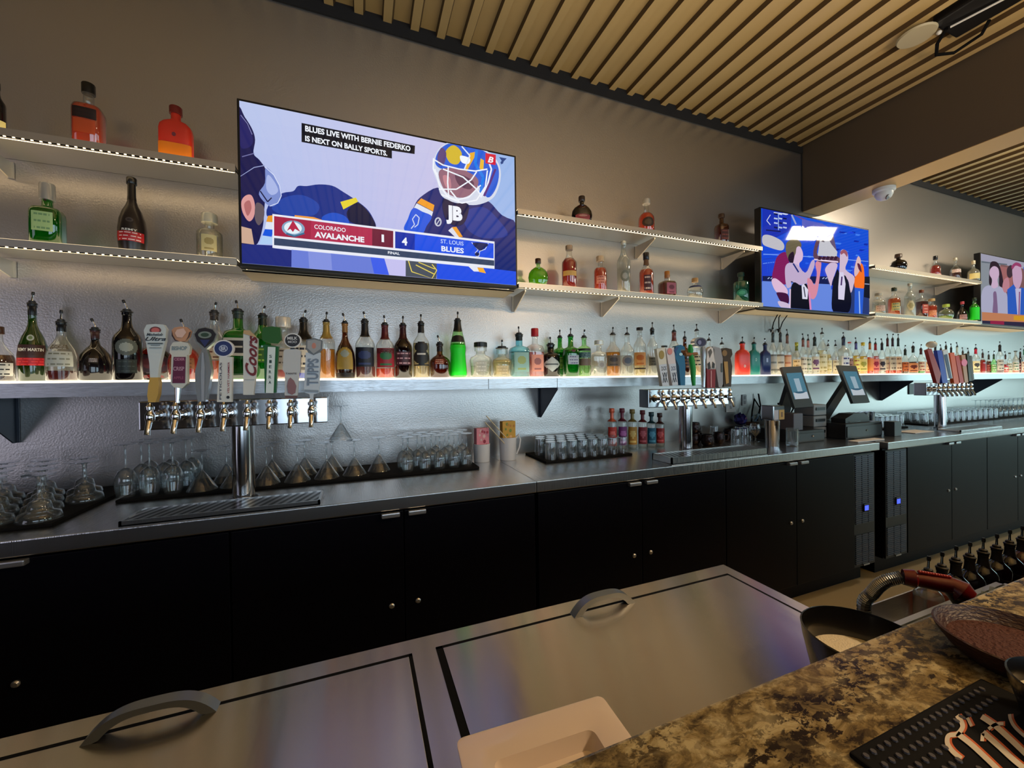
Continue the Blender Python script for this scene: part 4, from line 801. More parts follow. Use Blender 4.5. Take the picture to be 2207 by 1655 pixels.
# --- right half of the long shelf: (cx, collar top, width, type, glass, liquor, level, cap, label colour, pattern, second colour, neck, words)
GY, PE = (186, 184, 176), (224, 176, 140)
RS = [
 (1666, 716, 17, 'std', 'cl', 'cl', .5, 'p', GY, 'b', (120, 124, 120), (50, 60, 60), 'clear vodka bottle with grey striped label right of the navy flask'),
 (1682, 716, 17, 'std', 'cl', 'cl', .5, 'p', (190, 186, 178), 'b', (110, 104, 96), (40, 44, 46), 'clear vodka bottle with dark collar, second from the navy flask'),
 (1697, 719, 17, 'std', 'cl', 'cl', .5, 'p', PE, 'b', (190, 120, 90), (120, 84, 72), 'clear vodka bottle with peach label, third from the navy flask'),
 (1717, 738, 18, 'std', 'cl', 'pg', .5, ((176, 170, 60), .03, 1.2), (226, 196, 150), 'l', (150, 120, 70), (110, 116, 40), 'bottle with an olive and gold cap above the left register screen'),
 (1731, 728, 16, 'std', 'cl', 'cl', .4, 'p', (216, 210, 194), 'l', (130, 120, 110), (140, 90, 80), 'clear bottle with reddish neck above the left register screen'),
 (1742, 730, 15, 'std', 'cl', 'cl', .4, 'p', (206, 208, 190), 'l', (90, 110, 90), (190, 130, 120), 'clear bottle with pink neck right of the left register screen'),
 (1756, 726, 20, 'std', 'cl', 'cl', .6, 'p', (212, 206, 190), 'e', (110, 70, 110), (30, 44, 40), 'clear bottle with black neck and a purple floral label'),
 (1772, 716, 21, 'tall', 'cl', 'pg', .6, 'p', (220, 214, 180), 'l', (170, 160, 110), None, 'tallest clear cream-toned bottle between the two register screens'),
 (1785, 742, 15, 'std', 'cl', 'pg', .7, 'p', (226, 216, 170), 'l', (190, 176, 110), None, 'pale yellow bottle left of the right register screen'),
 (1801, 742, 15, 'tall', 'cl', 'pg', .5, 'p', (214, 206, 180), 'l', (140, 120, 90), None, 'slim clear bottle just left of the right register screen'),
 (1818, 725, 21, 'shl', 'fr', 'cl', .5, 'p', (220, 222, 226), 'l', (60, 60, 120), (50, 60, 84), 'white bottle with slate-grey neck and blue script above the right register screen'),
 (1831, 737, 16, 'std', 'cl', 'bn', .3, ((196, 60, 50), .012, 1.4), (150, 110, 96), 'l', (90, 50, 40), None, 'bottle with flat red cap and brown label above the right register screen'),
 (1845, 736, 16, 'std', 'cl', 'ye', .6, 'p', (236, 222, 120), 'l', (170, 100, 60), (90, 90, 150), 'yellow bottle with a blue-violet neck'),
 (1860, 738, 18, 'std', 'cl', 'ye', .6, ((206, 178, 50), .03, 1.3), (222, 208, 130), 'e', (150, 150, 60), None, 'cream bottle with mustard-yellow cap'),
 (1875, 736, 15, 'std', 'cl', 'or', .55, 'p', (232, 140, 70), 'p', WH, (190, 110, 40), 'orange liqueur bottle with amber neck right of the yellow-capped one'),
 (1887, 738, 16, 'std', 'cl', 'pk', .6, 'p', (226, 130, 120), 'e', (150, 30, 60), (150, 30, 36), 'coral pink bottle with a magenta emblem'),
 (1901, 738, 16, 'std', 'cl', 'cl', .4, 'p', (210, 206, 196), 'e', (40, 40, 60), (40, 40, 46), 'clear bottle with a dark oval emblem right of the coral pink one'),
 (1913, 728, 15, 'std', 'cl', 'or', .4, 'p', (214, 200, 180), 'l', (150, 140, 130), (90, 34, 34), 'first of three matching tall bottles with dark red neck'),
 (1924, 728, 15, 'std', 'cl', 'or', .35, 'p', (206, 200, 186), 'l', (120, 110, 100), (56, 30, 40), 'middle of three matching tall bottles, with plum-dark neck'),
 (1936, 728, 15, 'std', 'cl', 'or', .4, 'p', (210, 190, 168), 'l', (130, 100, 80), (24, 40, 36), 'last of three matching tall bottles, with black-green neck'),
 (1951, 752, 16, 'std', 'cl', 'bn', .5, 'p', (190, 110, 66), 'l', (110, 50, 30), (24, 40, 30), 'short brown-orange bottle right of the three matching ones'),
 (1968, 745, 22, 'squat', 'cl', 'bn', .45, 'p', (196, 130, 84), 'e', (90, 30, 24), (30, 34, 30), 'broad brown-labelled squat bottle left of the third beer tower'),
 (1985, 750, 17, 'std', 'cl', 'gr', .18, 'p', (222, 200, 176), 'l', (150, 60, 60), (70, 24, 24), 'cream-labelled bottle with a green foot left of the third beer tower'),
 (2001, 751, 15, 'std', 'cl', 're', .2, 'p', (226, 190, 160), 'l', (170, 60, 40), (60, 30, 30), 'cream bottle with red foot directly left of the third tower handles'),
 (2016, 743, 14, 'std', 'cl', 'am', .5, 'p', (210, 190, 160), 'l', (120, 70, 40), (30, 30, 30), 'amber bottle behind the pale-knobbed tap handle'),
 (2028, 750, 13, 'std', 'cl', 'or', .5, 'p', (220, 180, 150), 'l', (120, 40, 30), (40, 30, 30), 'orange bottle behind the blue tap handle of the third tower'),
 (2039, 744, 14, 'std', 'cl', 'cl', .5, 'p', (216, 214, 204), 'l', (70, 80, 110), (40, 44, 40), 'clear bottle with black cap, first behind the white tap handle'),
 (2050, 748, 13, 'std', 'cl', 'dr', .5, 'p', (190, 120, 90), 'l', (90, 20, 20), (26, 30, 30), 'dark red bottle behind the orange tap handles'),
 (2063, 745, 14, 'std', 'fr', 'cl', .5, 'p', (226, 226, 216), 'p', WH, (200, 210, 196), 'white-necked bottle behind the orange tap handles'),
 (2075, 756, 12, 'std', 'cl', 'bn', .5, 'p', (200, 180, 150), 'l', (80, 50, 40), (60, 50, 40), 'small brown bottle behind the pink disc handle'),
 (2087, 757, 12, 'std', 'cl', 'ye', .5, 'p', (226, 206, 140), 'l', (120, 100, 40), (60, 60, 40), 'small yellowish bottle right behind the last tap handle'),
 (2103, 749, 18, 'std', 'cl', 'pg', .5, 'p', (232, 220, 176), 'e', (60, 60, 60), (200, 30, 60), 'cream bottle with crimson neck just right of the third beer tower'),
 (2118, 760, 13, 'std', 'cl', 're', .7, 'p', (150, 30, 34), 'p', WH, (60, 24, 24), 'deep red bottle, first right of the crimson-necked one'),
 (2131, 764, 12, 'std', 'cl', 'dr', .7, 'p', (120, 26, 34), 'l', (180, 120, 100), (50, 40, 30), 'dark red bottle, second right of the crimson-necked one'),
 (2142, 763, 12, 'std', 'ng', 'cl', .5, 'p', (110, 170, 90), 'l', WH, (40, 70, 40), 'small green-labelled bottle near the right picture edge'),
 (2155, 743, 17, 'tall', 'cl', 'dr', .45, 'p', (196, 190, 180), 'l', (90, 90, 90), (34, 30, 30), 'tall white-shouldered bottle with dark red lower half near the right picture edge'),
 (2167, 764, 13, 'squat', 'cl', 're', .5, 'p', (206, 60, 60), 'e', WH, (90, 60, 50), 'short red-labelled bottle right of the tall white-shouldered one'),
 (2176, 760, 12, 'std', 'cl', 'pg', .5, ((70, 80, 76), .015, 1.4), (200, 196, 180), 'l', (90, 100, 80), None, 'small clear bottle with grey lid near the right picture edge'),
 (2189, 756, 15, 'std', 'fr', 'or', .2, ((60, 64, 60), .012, 1.5), (224, 222, 210), 'l', (60, 110, 80), None, 'white bottle with flat dark lid, third from the right picture edge'),
 (2199, 758, 12, 'std', 'dk', 'dr', .5, 'p', (120, 40, 50), 'l', WH, (60, 30, 30), 'maroon bottle, second from the right picture edge'),
 (2208, 752, 15, 'std', 'cl', 'pk', .5, 'p', (224, 210, 200), 'l', (150, 60, 60), (30, 120, 80), 'pale bottle with green neck cut by the right picture edge'),
]
for cx, top, w_, ty, gl, lq, lv, cp, lc, pt, c2, nk, wd in RS:
    z0, z1 = (.10, .50) if ty != 'squat' else (.06, .40)
    MS(cx, top, w_, ty, gl, lq, lv, cp, [(z0, z1, lc, pt, c2, 64)], wd, neckc=(nk, .80) if nk else None, Y=2.19+0.03*(BT.__len__() % 2))
# bottles standing a step behind, seen between the others
ZS = ZM; 
# --- upper lit shelves
def US(z, cx, top, w, typ, glass, liq, lvl, cap, labs, label, **k): return bottle(cx, top, w, typ, glass, liq, lvl, cap, labs, label, z, k.pop('Y', 2.235), **k)
US(ZU1, -6, 178, 40, 'tall', 'bk', None, 0, ((16, 14, 14), .03, 1.1), [(.08, .30, (230, 214, 140), 'p', WH, 60)], 'black bottle cut by the left picture edge on the top shelf')
US(ZU1, 192, 182, 68, 'shl', 'cl', 'or', .74, ((18, 16, 16), .045, 1.2), [(.44, .62, (40, 14, 12), 'l', (20, 8, 8), 40), (.20, .42, (196, 74, 30), 'p', WH, 36)], 'square amber whisky bottle with dark slanted label on the top left shelf', name='whisky_bottle')
US(ZU1, 380, 232, 72, 'flask', 'rp', None, 0, ((120, 34, 30), .035, 1.1), [(.02, .34, (246, 130, 24), 'p', WH, 60), (.46, .54, (120, 50, 60), 'o', (120, 50, 60), 7)], 'glowing red and orange flat-sided bottle on the top left shelf')
US(ZU2, 103, 397, 72, 'shl', 'gn', 'gr', .70, ((170, 166, 158), .07, 1.35), [(.24, .60, (176, 208, 140), 'l', (120, 160, 110), 34), (.84, .96, (60, 14, 20), 'o', (60, 14, 20), 16)], 'broad green gin bottle with silver cap on the lower left lit shelf', name='gin_bottle')
US(ZU2, 285, 384, 64, 'bell', 'bm', None, 0, ((20, 16, 16), .03, 1.2), [(.14, .27, (176, 26, 34), 'l', (226, 200, 200), 60), (.40, .46, (70, 60, 56), 'o', (40, 30, 30), 16)], 'black bell-shaped cognac bottle with red label on the lower left lit shelf', name='cognac_bottle', txt=[('REMY', (232, 226, 216), .275, .305, 30, 0)], neckc=((24, 20, 20), .74))
US(ZU2, 452, 462, 56, 'apoth', 'cl', 'cl', .7, ((224, 220, 196), .045, 1.5), [(.16, .56, (222, 208, 150), 'e', (180, 160, 100), 34)], 'squat clear tequila bottle with a petal-like stopper beside the large television', name='tequila_bottle')
US(ZU1, 1254, 424, 44, 'disc', 'dk', 'dr', .72, ((60, 44, 36), .035, 1.3), [(.12, .36, (120, 40, 44), 'a', (160, 110, 100), 46)], 'round dark red cognac bottle, first on the top shelf right of the large television', name='cognac_bottle')
US(ZU1, 1393, 430, 34, 'squat', 'cl', 'or', .66, ((214, 206, 190), .035, 1.5), [(.16, .46, (60, 40, 30), 'o', (90, 70, 50), 46)], 'amber whisky bottle with white stopper, middle of the top shelf', name='whisky_bottle')
US(ZU1, 1555, 462, 27, 'shl', 'br', 're', .60, ((70, 50, 40), .03, 1.4), [(.14, .50, (60, 14, 14), 'l', (130, 60, 50), 40)], 'small square dark red bottle at the right end of the top shelf')
US(ZU2, 1160, 558, 42, 'disc', 'ng', 'lm', .72, ((70, 40, 24), .03, 1.2), [], 'round lime green bottle beside the large television')
US(ZU2, 1227, 530, 31, 'tall', 'cl', 're', .74, ((170, 150, 130), .03, 1.3), [(.30, .42, (220, 170, 90), 'p', WH, 60)], 'tall slim dark orange bottle on the lower shelf right of the large television')
US(ZU2, 1294, 553, 27, 'apoth', 'cl', 'or', .72, ((212, 190, 160), .035, 1.5), [(.22, .46, (216, 140, 120), 'l', (150, 60, 50), 40)], 'bright orange square-shouldered bottle with a clear stopper')
US(ZU2, 1344, 520, 28, 'tall', 'fr', 'cl', .5, ((196, 196, 186), .03, 1.1), [(.22, .44, (120, 124, 110), 'o', (170, 170, 160), 40)], 'tall frosted white vodka bottle, tallest on the lower shelf', name='vodka_bottle')
US(ZU2, 1393, 545, 30, 'std', 'cl', 'or', .66, ((26, 20, 20), .05, 1.2), [(.10, .50, (70, 34, 40), 'l', (220, 200, 190), 30)], 'amber bottle with black cap right of the frosted one', neckc=((110, 80, 60), .78))
US(ZU2, 1438, 585, 34, 'shl', 'cl', 'dr', .70, ((190, 120, 50), .05, 0.9), [(.10, .60, (170, 90, 110), 'e', (110, 40, 60), 34)], 'square crimson bottle with tan cork and pink label')
US(ZU2, 1498, 600, 34, 'skull', 'cl', 'cl', .3, ((190, 150, 100), .03, 1.3), [(.60, .72, (40, 60, 110), 'p', WH, 70)], 'clear skull-like round bottle with blue collar')
US(ZU2, 1597, 588, 33, 'cyl', 'te', 'cl', .4, ((24, 60, 54), .03, 1.1), [(.22, .46, (30, 120, 96), 'o', (70, 160, 130), 40)], 'sea green bottle at the right end of the lower shelf')
US(ZU1, 1936, 548, 38, 'skull', 'dk', 'dr', .66, ((90, 70, 60), .035, 1.4), [], 'dark red round bottle, first on the top shelf right of the middle television')
US(ZU1, 2016, 552, 24, 'squat', 'cl', 're', .62, ((24, 20, 22), .04, 1.4), [(.02, .16, (210, 160, 150), 'l', WH, 60)], 'red bottle with black cap, second on the far top shelf')
US(ZU1, 2059, 556, 24, 'squat', 'cl', 'dr', .40, ((206, 196, 170), .03, 1.3), [(.36, .52, (220, 200, 190), 'l', (150, 80, 80), 60)], 'pale-shouldered bottle with dark red base, third on the far top shelf')
US(ZU1, 2098, 562, 27, 'squat', 'fr', 'pg', .6, ((226, 206, 170), .04, 1.1), [(.10, .4, (236, 214, 140), 'p', WH, 60)], 'glowing cream bottle at the right end of the far top shelf', Y=2.18)
US(ZU2, 1894, 632, 28, 'apoth', 'cl', 'cl', .6, ((206, 196, 176), .03, 1.5), [(.14, .44, (206, 176, 160), 'l', (150, 110, 100), 46)], 'clear apothecary bottle beside the middle television')
US(ZU2, 1927, 620, 28, 'std', 'cl', 'am', .66, ((40, 50, 30), .035, 1.2), [(.18, .48, (196, 180, 110), 'l', (60, 110, 100), 40)], 'amber bottle with olive cap on the far lower shelf')
US(ZU2, 1961, 611, 24, 'tall', 'fr', 'cl', .6, ((214, 208, 190), .03, 1.1), [(.2, .5, (210, 200, 160), 'o', (170, 160, 110), 40)], 'tall frosted cream bottle on the far lower shelf')
US(ZU2, 1986, 625, 24, 'shl', 'cl', 'dr', .62, ((120, 60, 30), .03, 1.2), [(.16, .5, (180, 70, 50), 'l', (220, 170, 150), 40)], 'dark amber bottle left of the short orange one on the far lower shelf')
US(ZU2, 2008, 644, 24, 'apoth', 'cl', 'or', .70, ((220, 180, 120), .025, 1.5), [(.16, .44, (222, 150, 110), 'l', (200, 110, 60), 40)], 'short orange bottle on the far lower shelf')
US(ZU2, 2039, 656, 34, 'skull', 'cl', 'lm', .30, ((190, 210, 90), .03, 1.5), [], 'short clear and lime round bottle on the far lower shelf')
US(ZU2, 2074, 650, 28, 'drop', 'dk', 'dr', .6, ((190, 70, 80), .03, 1.3), [(.10, .36, (170, 130, 130), 'l', (60, 20, 24), 34)], 'dark red teardrop bottle on the far lower shelf')
US(ZU2, 2100, 642, 22, 'tall', 'ng', 'gn', .80, ((30, 50, 24), .03, 1.2), [(.04, .62, (30, 236, 40), 'p', WH, 70)], 'neon green bottle at the right end of the far lower shelf', Y=2.168)
# ================================================================ beer towers
GRATE = bpy.data.materials.new('slotted_steel'); GRATE.use_nodes = True
def _grate():
    nt = GRATE.node_tree; N = nt.nodes.new; L = nt.links.new; p = nt.nodes['Principled BSDF']; p.inputs['Metallic'].default_value = 1; p.inputs['Roughness'].default_value = 0.3
    tc = N('ShaderNodeTexCoord'); mp = N('ShaderNodeMapping'); mp.inputs['Rotation'].default_value = (0, 0, 0.35); wv = N('ShaderNodeTexWave'); wv.inputs['Scale'].default_value = 11; wv.inputs['Distortion'].default_value = 0
    rp = N('ShaderNodeValToRGB'); rp.color_ramp.elements[0].position = 0.45; rp.color_ramp.elements[0].color = (0.04, 0.04, 0.045, 1); rp.color_ramp.elements[1].position = 0.55; rp.color_ramp.elements[1].color = (0.55, 0.56, 0.58, 1)
    L(tc.outputs['Object'], mp.inputs[0]); L(mp.outputs[0], wv.inputs[0]); L(wv.outputs['Fac'], rp.inputs[0]); L(rp.outputs[0], p.inputs['Base Color'])
_grate()
LEAN = 0.10
YH = 1.80                                     # plane of the handles at faucet height
def att(px, py, off=0.0):
    """photo pixel on the leaning plane of the tap handles"""
    d = (px-CX)/FPX*AR-(py-CY)/FPX*AU+AF; z0 = -0.055
    t = (YH+off-LEAN*z0)/(d.y-LEAN*d.z); return Vector((d.x*t, d.y*t, H+d.z*t))
class Handle:
    def __init__(s, tower, s_, ox, oy, label, thick=0.022, mat=GLOSSP):
        s.t = tower; s.s, s.ox, s.oy = s_, ox, oy; s.th = thick; s.mb = MB(); s.mat = mat; s.label = label; s.body = None; s.k = 0; s.tx = 0; s.tz = 0
    def P(s, a, off=0): return att(s.ox+a[0]/s.s, s.oy+a[1]/s.s, off)
    def slab(s, c, pts, th=None, off=0.0):
        th = th or s.th; s.mb.col(K(*c)); s.mb.prism([s.P(p, off) for p in pts], (0, th, 0)); return s
    def rod(s, c, pts, rs):
        s.mb.col(K(*c)); s.mb.tube([s.P(p, 0.011) for p in pts], rs, 14); return s
    def disc(s, c, a, rx, ry, th=None, off=0.0, n=24):
        return s.slab(c, [(a[0]+rx*math.cos(2*math.pi*i/n), a[1]+ry*math.sin(2*math.pi*i/n)) for i in range(n)], th, off)
    def ball(s, c, a, r, sz=1): s.mb.col(K(*c)); s.mb.ball(tuple(s.P(a, 0.011)), r, 16, sz); return s
    def make(s, smooth=35):
        s.body = s.mb.build('tap_handle', s.mat, s.t, world=True, smooth=smooth, label=s.label); s.deco = None; return s
    def art(s): s.deco = MB(); s.k = 0; return s
    def face(s, c, pts): s.k += 1; s.deco.col(K(*c)); s.deco.poly([s.P(p, -0.0022-0.0002*s.k) for p in pts]); return s
    def fdisc(s, c, a, rx, ry, n=24): return s.face(c, [(a[0]+rx*math.cos(2*math.pi*i/n), a[1]+ry*math.sin(2*math.pi*i/n)) for i in range(n)])
    def word(s, c, w, o, r, u, shear=0, fat=0.02):
        s.k += 1; s.deco.col(K(*c)); O = s.P(o, -0.0022-0.0002*s.k); text(s.deco, w, O, s.P(r, -0.0022-0.0002*s.k)-O, s.P(u, -0.0022-0.0002*s.k)-O, shear, fat); return s
    def paint(s, name='emblem'):
        o = s.deco.build(name, PRINT, s.t, world=True); o.parent = s.body; return s
def tower(xc, label, tray, lblt, th=0.021):
    t = thing('beer_tower', (xc, 1.90, ZK), label, 'beer tower')
    MB().bbox((xc-0.318, 1.862, H-0.166), (xc+0.318, 1.945, H-0.058), 0.004).build('header', POLISH, t, world=True)
    MB().lathe([(0.040, 0), (0.040, H-0.168-ZK)], 40, (xc, 1.903, ZK+0.0005)).build('column', POLISH, t, world=True, smooth=40)
    MB().lathe([(0.056, 0), (0.056, 0.012), (0.048, 0.017)], 32, (xc, 1.903, ZK+0.0002)).build('base_flange', POLISH, t, world=True, smooth=40)
    z = H-0.112
    for i in range(8):
        x = xc-0.2625+0.075*i; m = MB()
        m.tube([(x, 1.860, z), (x, 1.852, z)], 0.023, 20); m.tube([(x, 1.853, z), (x, 1.842, z)], 0.017, 16); m.tube([(x, 1.843, z), (x, 1.812, z)], [0.0105, 0.011], 14)
        m.lathe([(0.004, -0.030), (0.012, -0.022), (0.0145, -0.006), (0.0145, 0.008), (0.010, 0.016), (0.009, 0.024), (0.013, 0.026), (0.0135, 0.036), (0.008, 0.040), (0.006, 0.050)], 18, (x, 1.806, z))
        m.tube([(x, 1.806, z-0.010), (x, 1.796, z-0.028), (x, 1.785, z-0.050), (x, 1.783, z-0.064)], [0.011, 0.009, 0.0085, 0.0095], 14)
        m.build('faucet', CHROME, t, world=True, smooth=45)
    (xa, xb, ya, yb) = tray; d = thing('drip_tray', ((xa+xb)/2, (ya+yb)/2, ZK), lblt, 'drip tray')
    m = MB(); m.box((xa, ya, ZK+0.0005), (xb, yb, ZK+0.008))
    for q in ((xa, ya, xb, ya+0.008), (xa, yb-0.008, xb, yb), (xa, ya, xa+0.008, yb), (xb-0.008, ya, xb, yb)): m.box((q[0], q[1], ZK+0.004), (q[2], q[3], ZK+th))
    m.build('pan', STEEL, d, world=True)
    MB().box((xa+0.0085, ya+0.0085, ZK+th-0.009), (xb-0.0085, yb-0.0085, ZK+th-0.003)).build('grate', GRATE, d, world=True)
    return t
T1 = tower(-0.452, 'nearest stainless beer tower with eight taps and big handles, at left', (-0.755, -0.152, 1.685, 1.845), 'slotted steel drip tray in front of the nearest beer tower')
T2 = tower(1.885, 'second stainless beer tower with eight taps, in the middle', (1.575, 2.32, 1.69, 1.845), 'raised steel drip tray in front of the second beer tower', 0.042)
T3 = tower(4.80, 'third stainless beer tower, farthest to the right', (4.60, 5.30, 1.70, 1.845), 'steel drip tray in front of the third beer tower')
S1 = (6.895, 300, 690)
WHT = (212, 216, 214)
h = Handle(T1, *S1, 'tall flared white tap handle with red oval and gold foot')
h.slab((204, 214, 216), [(110, 66), (240, 56), (360, 66), (400, 130), (385, 300), (330, 520), (290, 700), (275, 860), (160, 860), (150, 640), (100, 330), (66, 150)])
h.slab((196, 160, 84), [(158, 850), (278, 850), (292, 940), (280, 1100), (240, 1220), (135, 1220), (118, 1120), (132, 980)], 0.026, -0.0008).make().art()
h.fdisc((110, 60, 66), (240, 150), 86, 55).fdisc((206, 110, 108), (240, 150), 62, 38).face((204, 214, 216), [(140, 176), (340, 176), (340, 210), (140, 210)])
h.word((40, 56, 70), 'Michelob', (110, 232), (350, 232), (110, 190), 0.3).word((34, 46, 60), 'Ultra', (90, 306), (400, 306), (90, 248), 0.4)
h.face((90, 104, 110), [(125, 335), (350, 335), (350, 356), (125, 356)]).face((120, 132, 136), [(170, 366), (310, 366), (310, 378), (170, 378)]).face((130, 142, 146), [(150, 404), (330, 404), (330, 416), (150, 416)]).paint()
h = Handle(T1, *S1, 'white block tap handle with purple panel and an orange apple-shaped top')
h.slab((198, 150, 120), [(520, 110), (600, 96), (700, 100), (765, 160), (745, 240), (690, 310), (600, 318), (530, 300), (488, 220), (480, 150)], 0.016, 0.0)
h.slab((206, 208, 200), [(500, 330), (620, 316), (720, 340), (755, 400), (740, 500), (710, 520), (715, 940), (640, 1010), (520, 1000), (465, 940), (480, 520), (450, 480), (462, 390)])
h.make().art(); h.word((120, 140, 150), 'BISHOP', (485, 445), (712, 445), (485, 385)).face((96, 30, 66), [(512, 545), (692, 545), (682, 935), (492, 935)])
h.word((196, 140, 160), 'CIDER', (520, 600), (675, 600), (520, 560)).word((190, 150, 170), 'CRISP', (505, 750), (670, 750), (505, 690)).word((150, 80, 110), 'APPLE', (510, 875), (660, 875), (510, 835))
h.face((60, 40, 44), [(486, 150), (500, 220), (540, 290), (600, 312), (530, 306), (480, 230)]).face((60, 40, 44), [(765, 165), (748, 245), (690, 312), (730, 240), (745, 180)]).face((226, 190, 176), [(560, 140), (660, 120), (700, 180), (640, 260), (560, 250), (530, 190)]).paint()
MB().col(K(190, 194, 200)).tube([h.P((575, 1000), .011), h.P((565, 1230), .011)], [0.010, 0.007], 14).build('shaft', CHROME, T1, world=True, smooth=40)
h = Handle(T1, *S1, 'silver curved tap handle with black teardrop badge', 0.026, mat=pmat('silver_handle', (1, 1, 1, 1), 0.22, 0.75, attr=True))
h.slab((196, 202, 208), [(860, 120), (980, 96), (1110, 130), (1160, 210), (1120, 320), (1000, 430), (1040, 560), (1075, 760), (1040, 960), (985, 1210), (870, 1210), (832, 1000), (830, 760), (880, 560), (930, 440), (840, 330), (800, 220)])
h.make().art(); h.face((28, 24, 34), [(880, 130), (980, 110), (1090, 140), (1140, 210), (1100, 310), (975, 410), (860, 310), (822, 210)]).fdisc((120, 134, 128), (975, 218), 100, 52).fdisc((44, 70, 56), (975, 218), 62, 30).face((40, 50, 100), [(900, 290), (1050, 290), (975, 395)]).face((150, 158, 170), [(930, 480), (955, 480), (975, 700), (965, 1200), (925, 1200), (915, 800)]).paint()
h = Handle(T1, *S1, 'white plank tap handle with a round dark blue badge')
S2 = (6.895, 480, 690)
h.slab(WHT, [(1190, 540), (1379, 545), (1370, 1215), (1155, 1215)]).disc((222, 224, 226), (1252, 420), 152, 128, 0.02, -0.0010).make().art()
h.fdisc((34, 52, 108), (1250, 420), 132, 110).fdisc((170, 184, 214), (1250, 420), 66, 52).fdisc((34, 52, 108), (1250, 420), 52, 40).word((206, 214, 230), 'BR', (1212, 450), (1290, 450), (1212, 390))
h.word((40, 44, 76), 'PETICOLAS', (1222, 1180), (1230, 630), (1190, 1178), 0, .01).word((140, 36, 60), 'VELVET HAMMER', (1340, 1090), (1346, 620), (1310, 1090), 0, .01).fdisc((20, 20, 30), (1320, 1145), 24, 22).paint('lettering')
h = Handle(T1, *S2, 'white slanted-top tap handle with red script lettering')
h.slab((208, 212, 210), [(305, 190), (520, 270), (500, 700), (455, 1110), (305, 1110)]).make().art(); h.word((110, 30, 40), 'Coors', (500, 850), (520, 260), (330, 790), 0.15, 0.03).face((160, 166, 168), [(330, 880), (470, 880), (468, 890), (330, 890)]).face((190, 160, 120), [(310, 150), (400, 150), (520, 262), (305, 200)]).paint('lettering')
h = Handle(T1, *S2, 'green tap handle with white panel reading SIERRA and a green cap-shaped top')
h.slab((28, 96, 54), [(610, 360), (830, 390), (790, 1080), (625, 1080)]).slab((44, 96, 48), [(600, 110), (730, 90), (850, 110), (870, 300), (820, 350), (700, 340), (590, 300), (580, 200)], 0.03, -0.0010).make().art()
h.face((214, 230, 230), [(670, 395), (785, 400), (755, 1085), (640, 1080)])
for i, c in enumerate('SIERRA'): h.word((30, 60, 60), c, (692-i*2, 560+i*77), (730-i*2, 560+i*77), (692-i*2, 515+i*77), 0, .02)
h.paint('lettering')
h = Handle(T1, *S2, 'grey plaque tap handle with a round black badge over a brown drop')
h.slab((190, 196, 200), [(950, 430), (1110, 430), (1160, 460), (1150, 770), (1130, 790), (1110, 1120), (920, 1120), (925, 790), (890, 740), (905, 450)]).disc((220, 222, 222), (1040, 300), 128, 108, 0.02, -0.0010).make().art()
h.fdisc((30, 34, 44), (1038, 300), 110, 92).word((214, 218, 222), 'MILK', (960, 290), (1110, 290), (960, 245)).word((190, 196, 204), 'MOO', (970, 340), (1100, 340), (970, 305))
h.face((40, 44, 50), [(1010, 410), (1070, 410), (1075, 430), (1000, 430)]).word((70, 60, 60), 'TANTE', (935, 805), (1100, 805), (935, 780)).face((134, 96, 102), [(1005, 850), (1060, 900), (1095, 980), (1080, 1080), (1030, 1110), (970, 1080), (955, 980), (970, 900)]).face((96, 66, 66), [(925, 1120), (1112, 1120), (1108, 1160), (930, 1160)]).paint()
h = Handle(T1, *S2, 'pale blue slab tap handle with a grey shield and sideways lettering')
h.slab((190, 204, 218), [(1235, 480), (1455, 480), (1430, 1080), (1350, 1100), (1340, 1180), (1300, 1180), (1290, 1100), (1205, 1070)]).slab((110, 118, 126), [(1240, 290), (1360, 265), (1480, 300), (1475, 430), (1440, 480), (1350, 520), (1270, 480), (1235, 420)], 0.02, -0.0010).make().art()
h.face((150, 156, 162), [(1260, 305), (1360, 285), (1462, 312), (1455, 425), (1350, 500), (1255, 415)]).fdisc((190, 130, 116), (1355, 380), 32, 44).word((110, 128, 150), 'TUPPS', (1420, 970), (1430, 570), (1250, 970), 0, .03).face((130, 146, 162), [(1215, 1030), (1425, 1040), (1422, 1075), (1215, 1065)]).paint('lettering')
# second tower
Q2 = (8.275, 1380, 680)
h = Handle(T2, *Q2, 'white slab tap handle with gold oval, leftmost on the second tower'); h.slab((208, 208, 196), [(290, 595), (440, 570), (510, 1260), (390, 1260)]).make().art()
h.fdisc((150, 130, 66), (382, 700), 46, 78).face((190, 200, 214), [(330, 880), (470, 860), (505, 1250), (395, 1255)]).word((30, 36, 56), 'DOS', (380, 985), (468, 975), (375, 910)).word((20, 26, 44), 'XX', (400, 1200), (490, 1190), (390, 1020), 0, .04).paint()
h = Handle(T2, *Q2, 'white slab tap handle with pink oval, second on the second tower'); h.slab((206, 200, 204), [(455, 590), (600, 565), (675, 1240), (568, 1250)]).make().art()
h.fdisc((206, 130, 124), (530, 640), 44, 60).face((190, 202, 216), [(510, 870), (635, 850), (665, 1235), (575, 1245)]).word((40, 56, 96), 'DOS', (555, 985), (632, 975), (550, 910)).word((30, 36, 60), 'XX', (572, 1195), (655, 1185), (562, 1020), 0, .04).paint()
h = Handle(T2, *Q2, 'blue breaking-wave tap handle on the second tower', 0.03)
h.slab((34, 104, 146), [(600, 620), (640, 545), (730, 520), (790, 560), (800, 620), (760, 600), (720, 620), (745, 690), (790, 720), (805, 900), (800, 1245), (720, 1245), (690, 900), (630, 760)]).make().art(); h.fdisc((170, 214, 230), (725, 690), 32, 26).face((22, 64, 120), [(600, 620), (640, 560), (690, 560), (640, 640), (650, 720)]).paint()
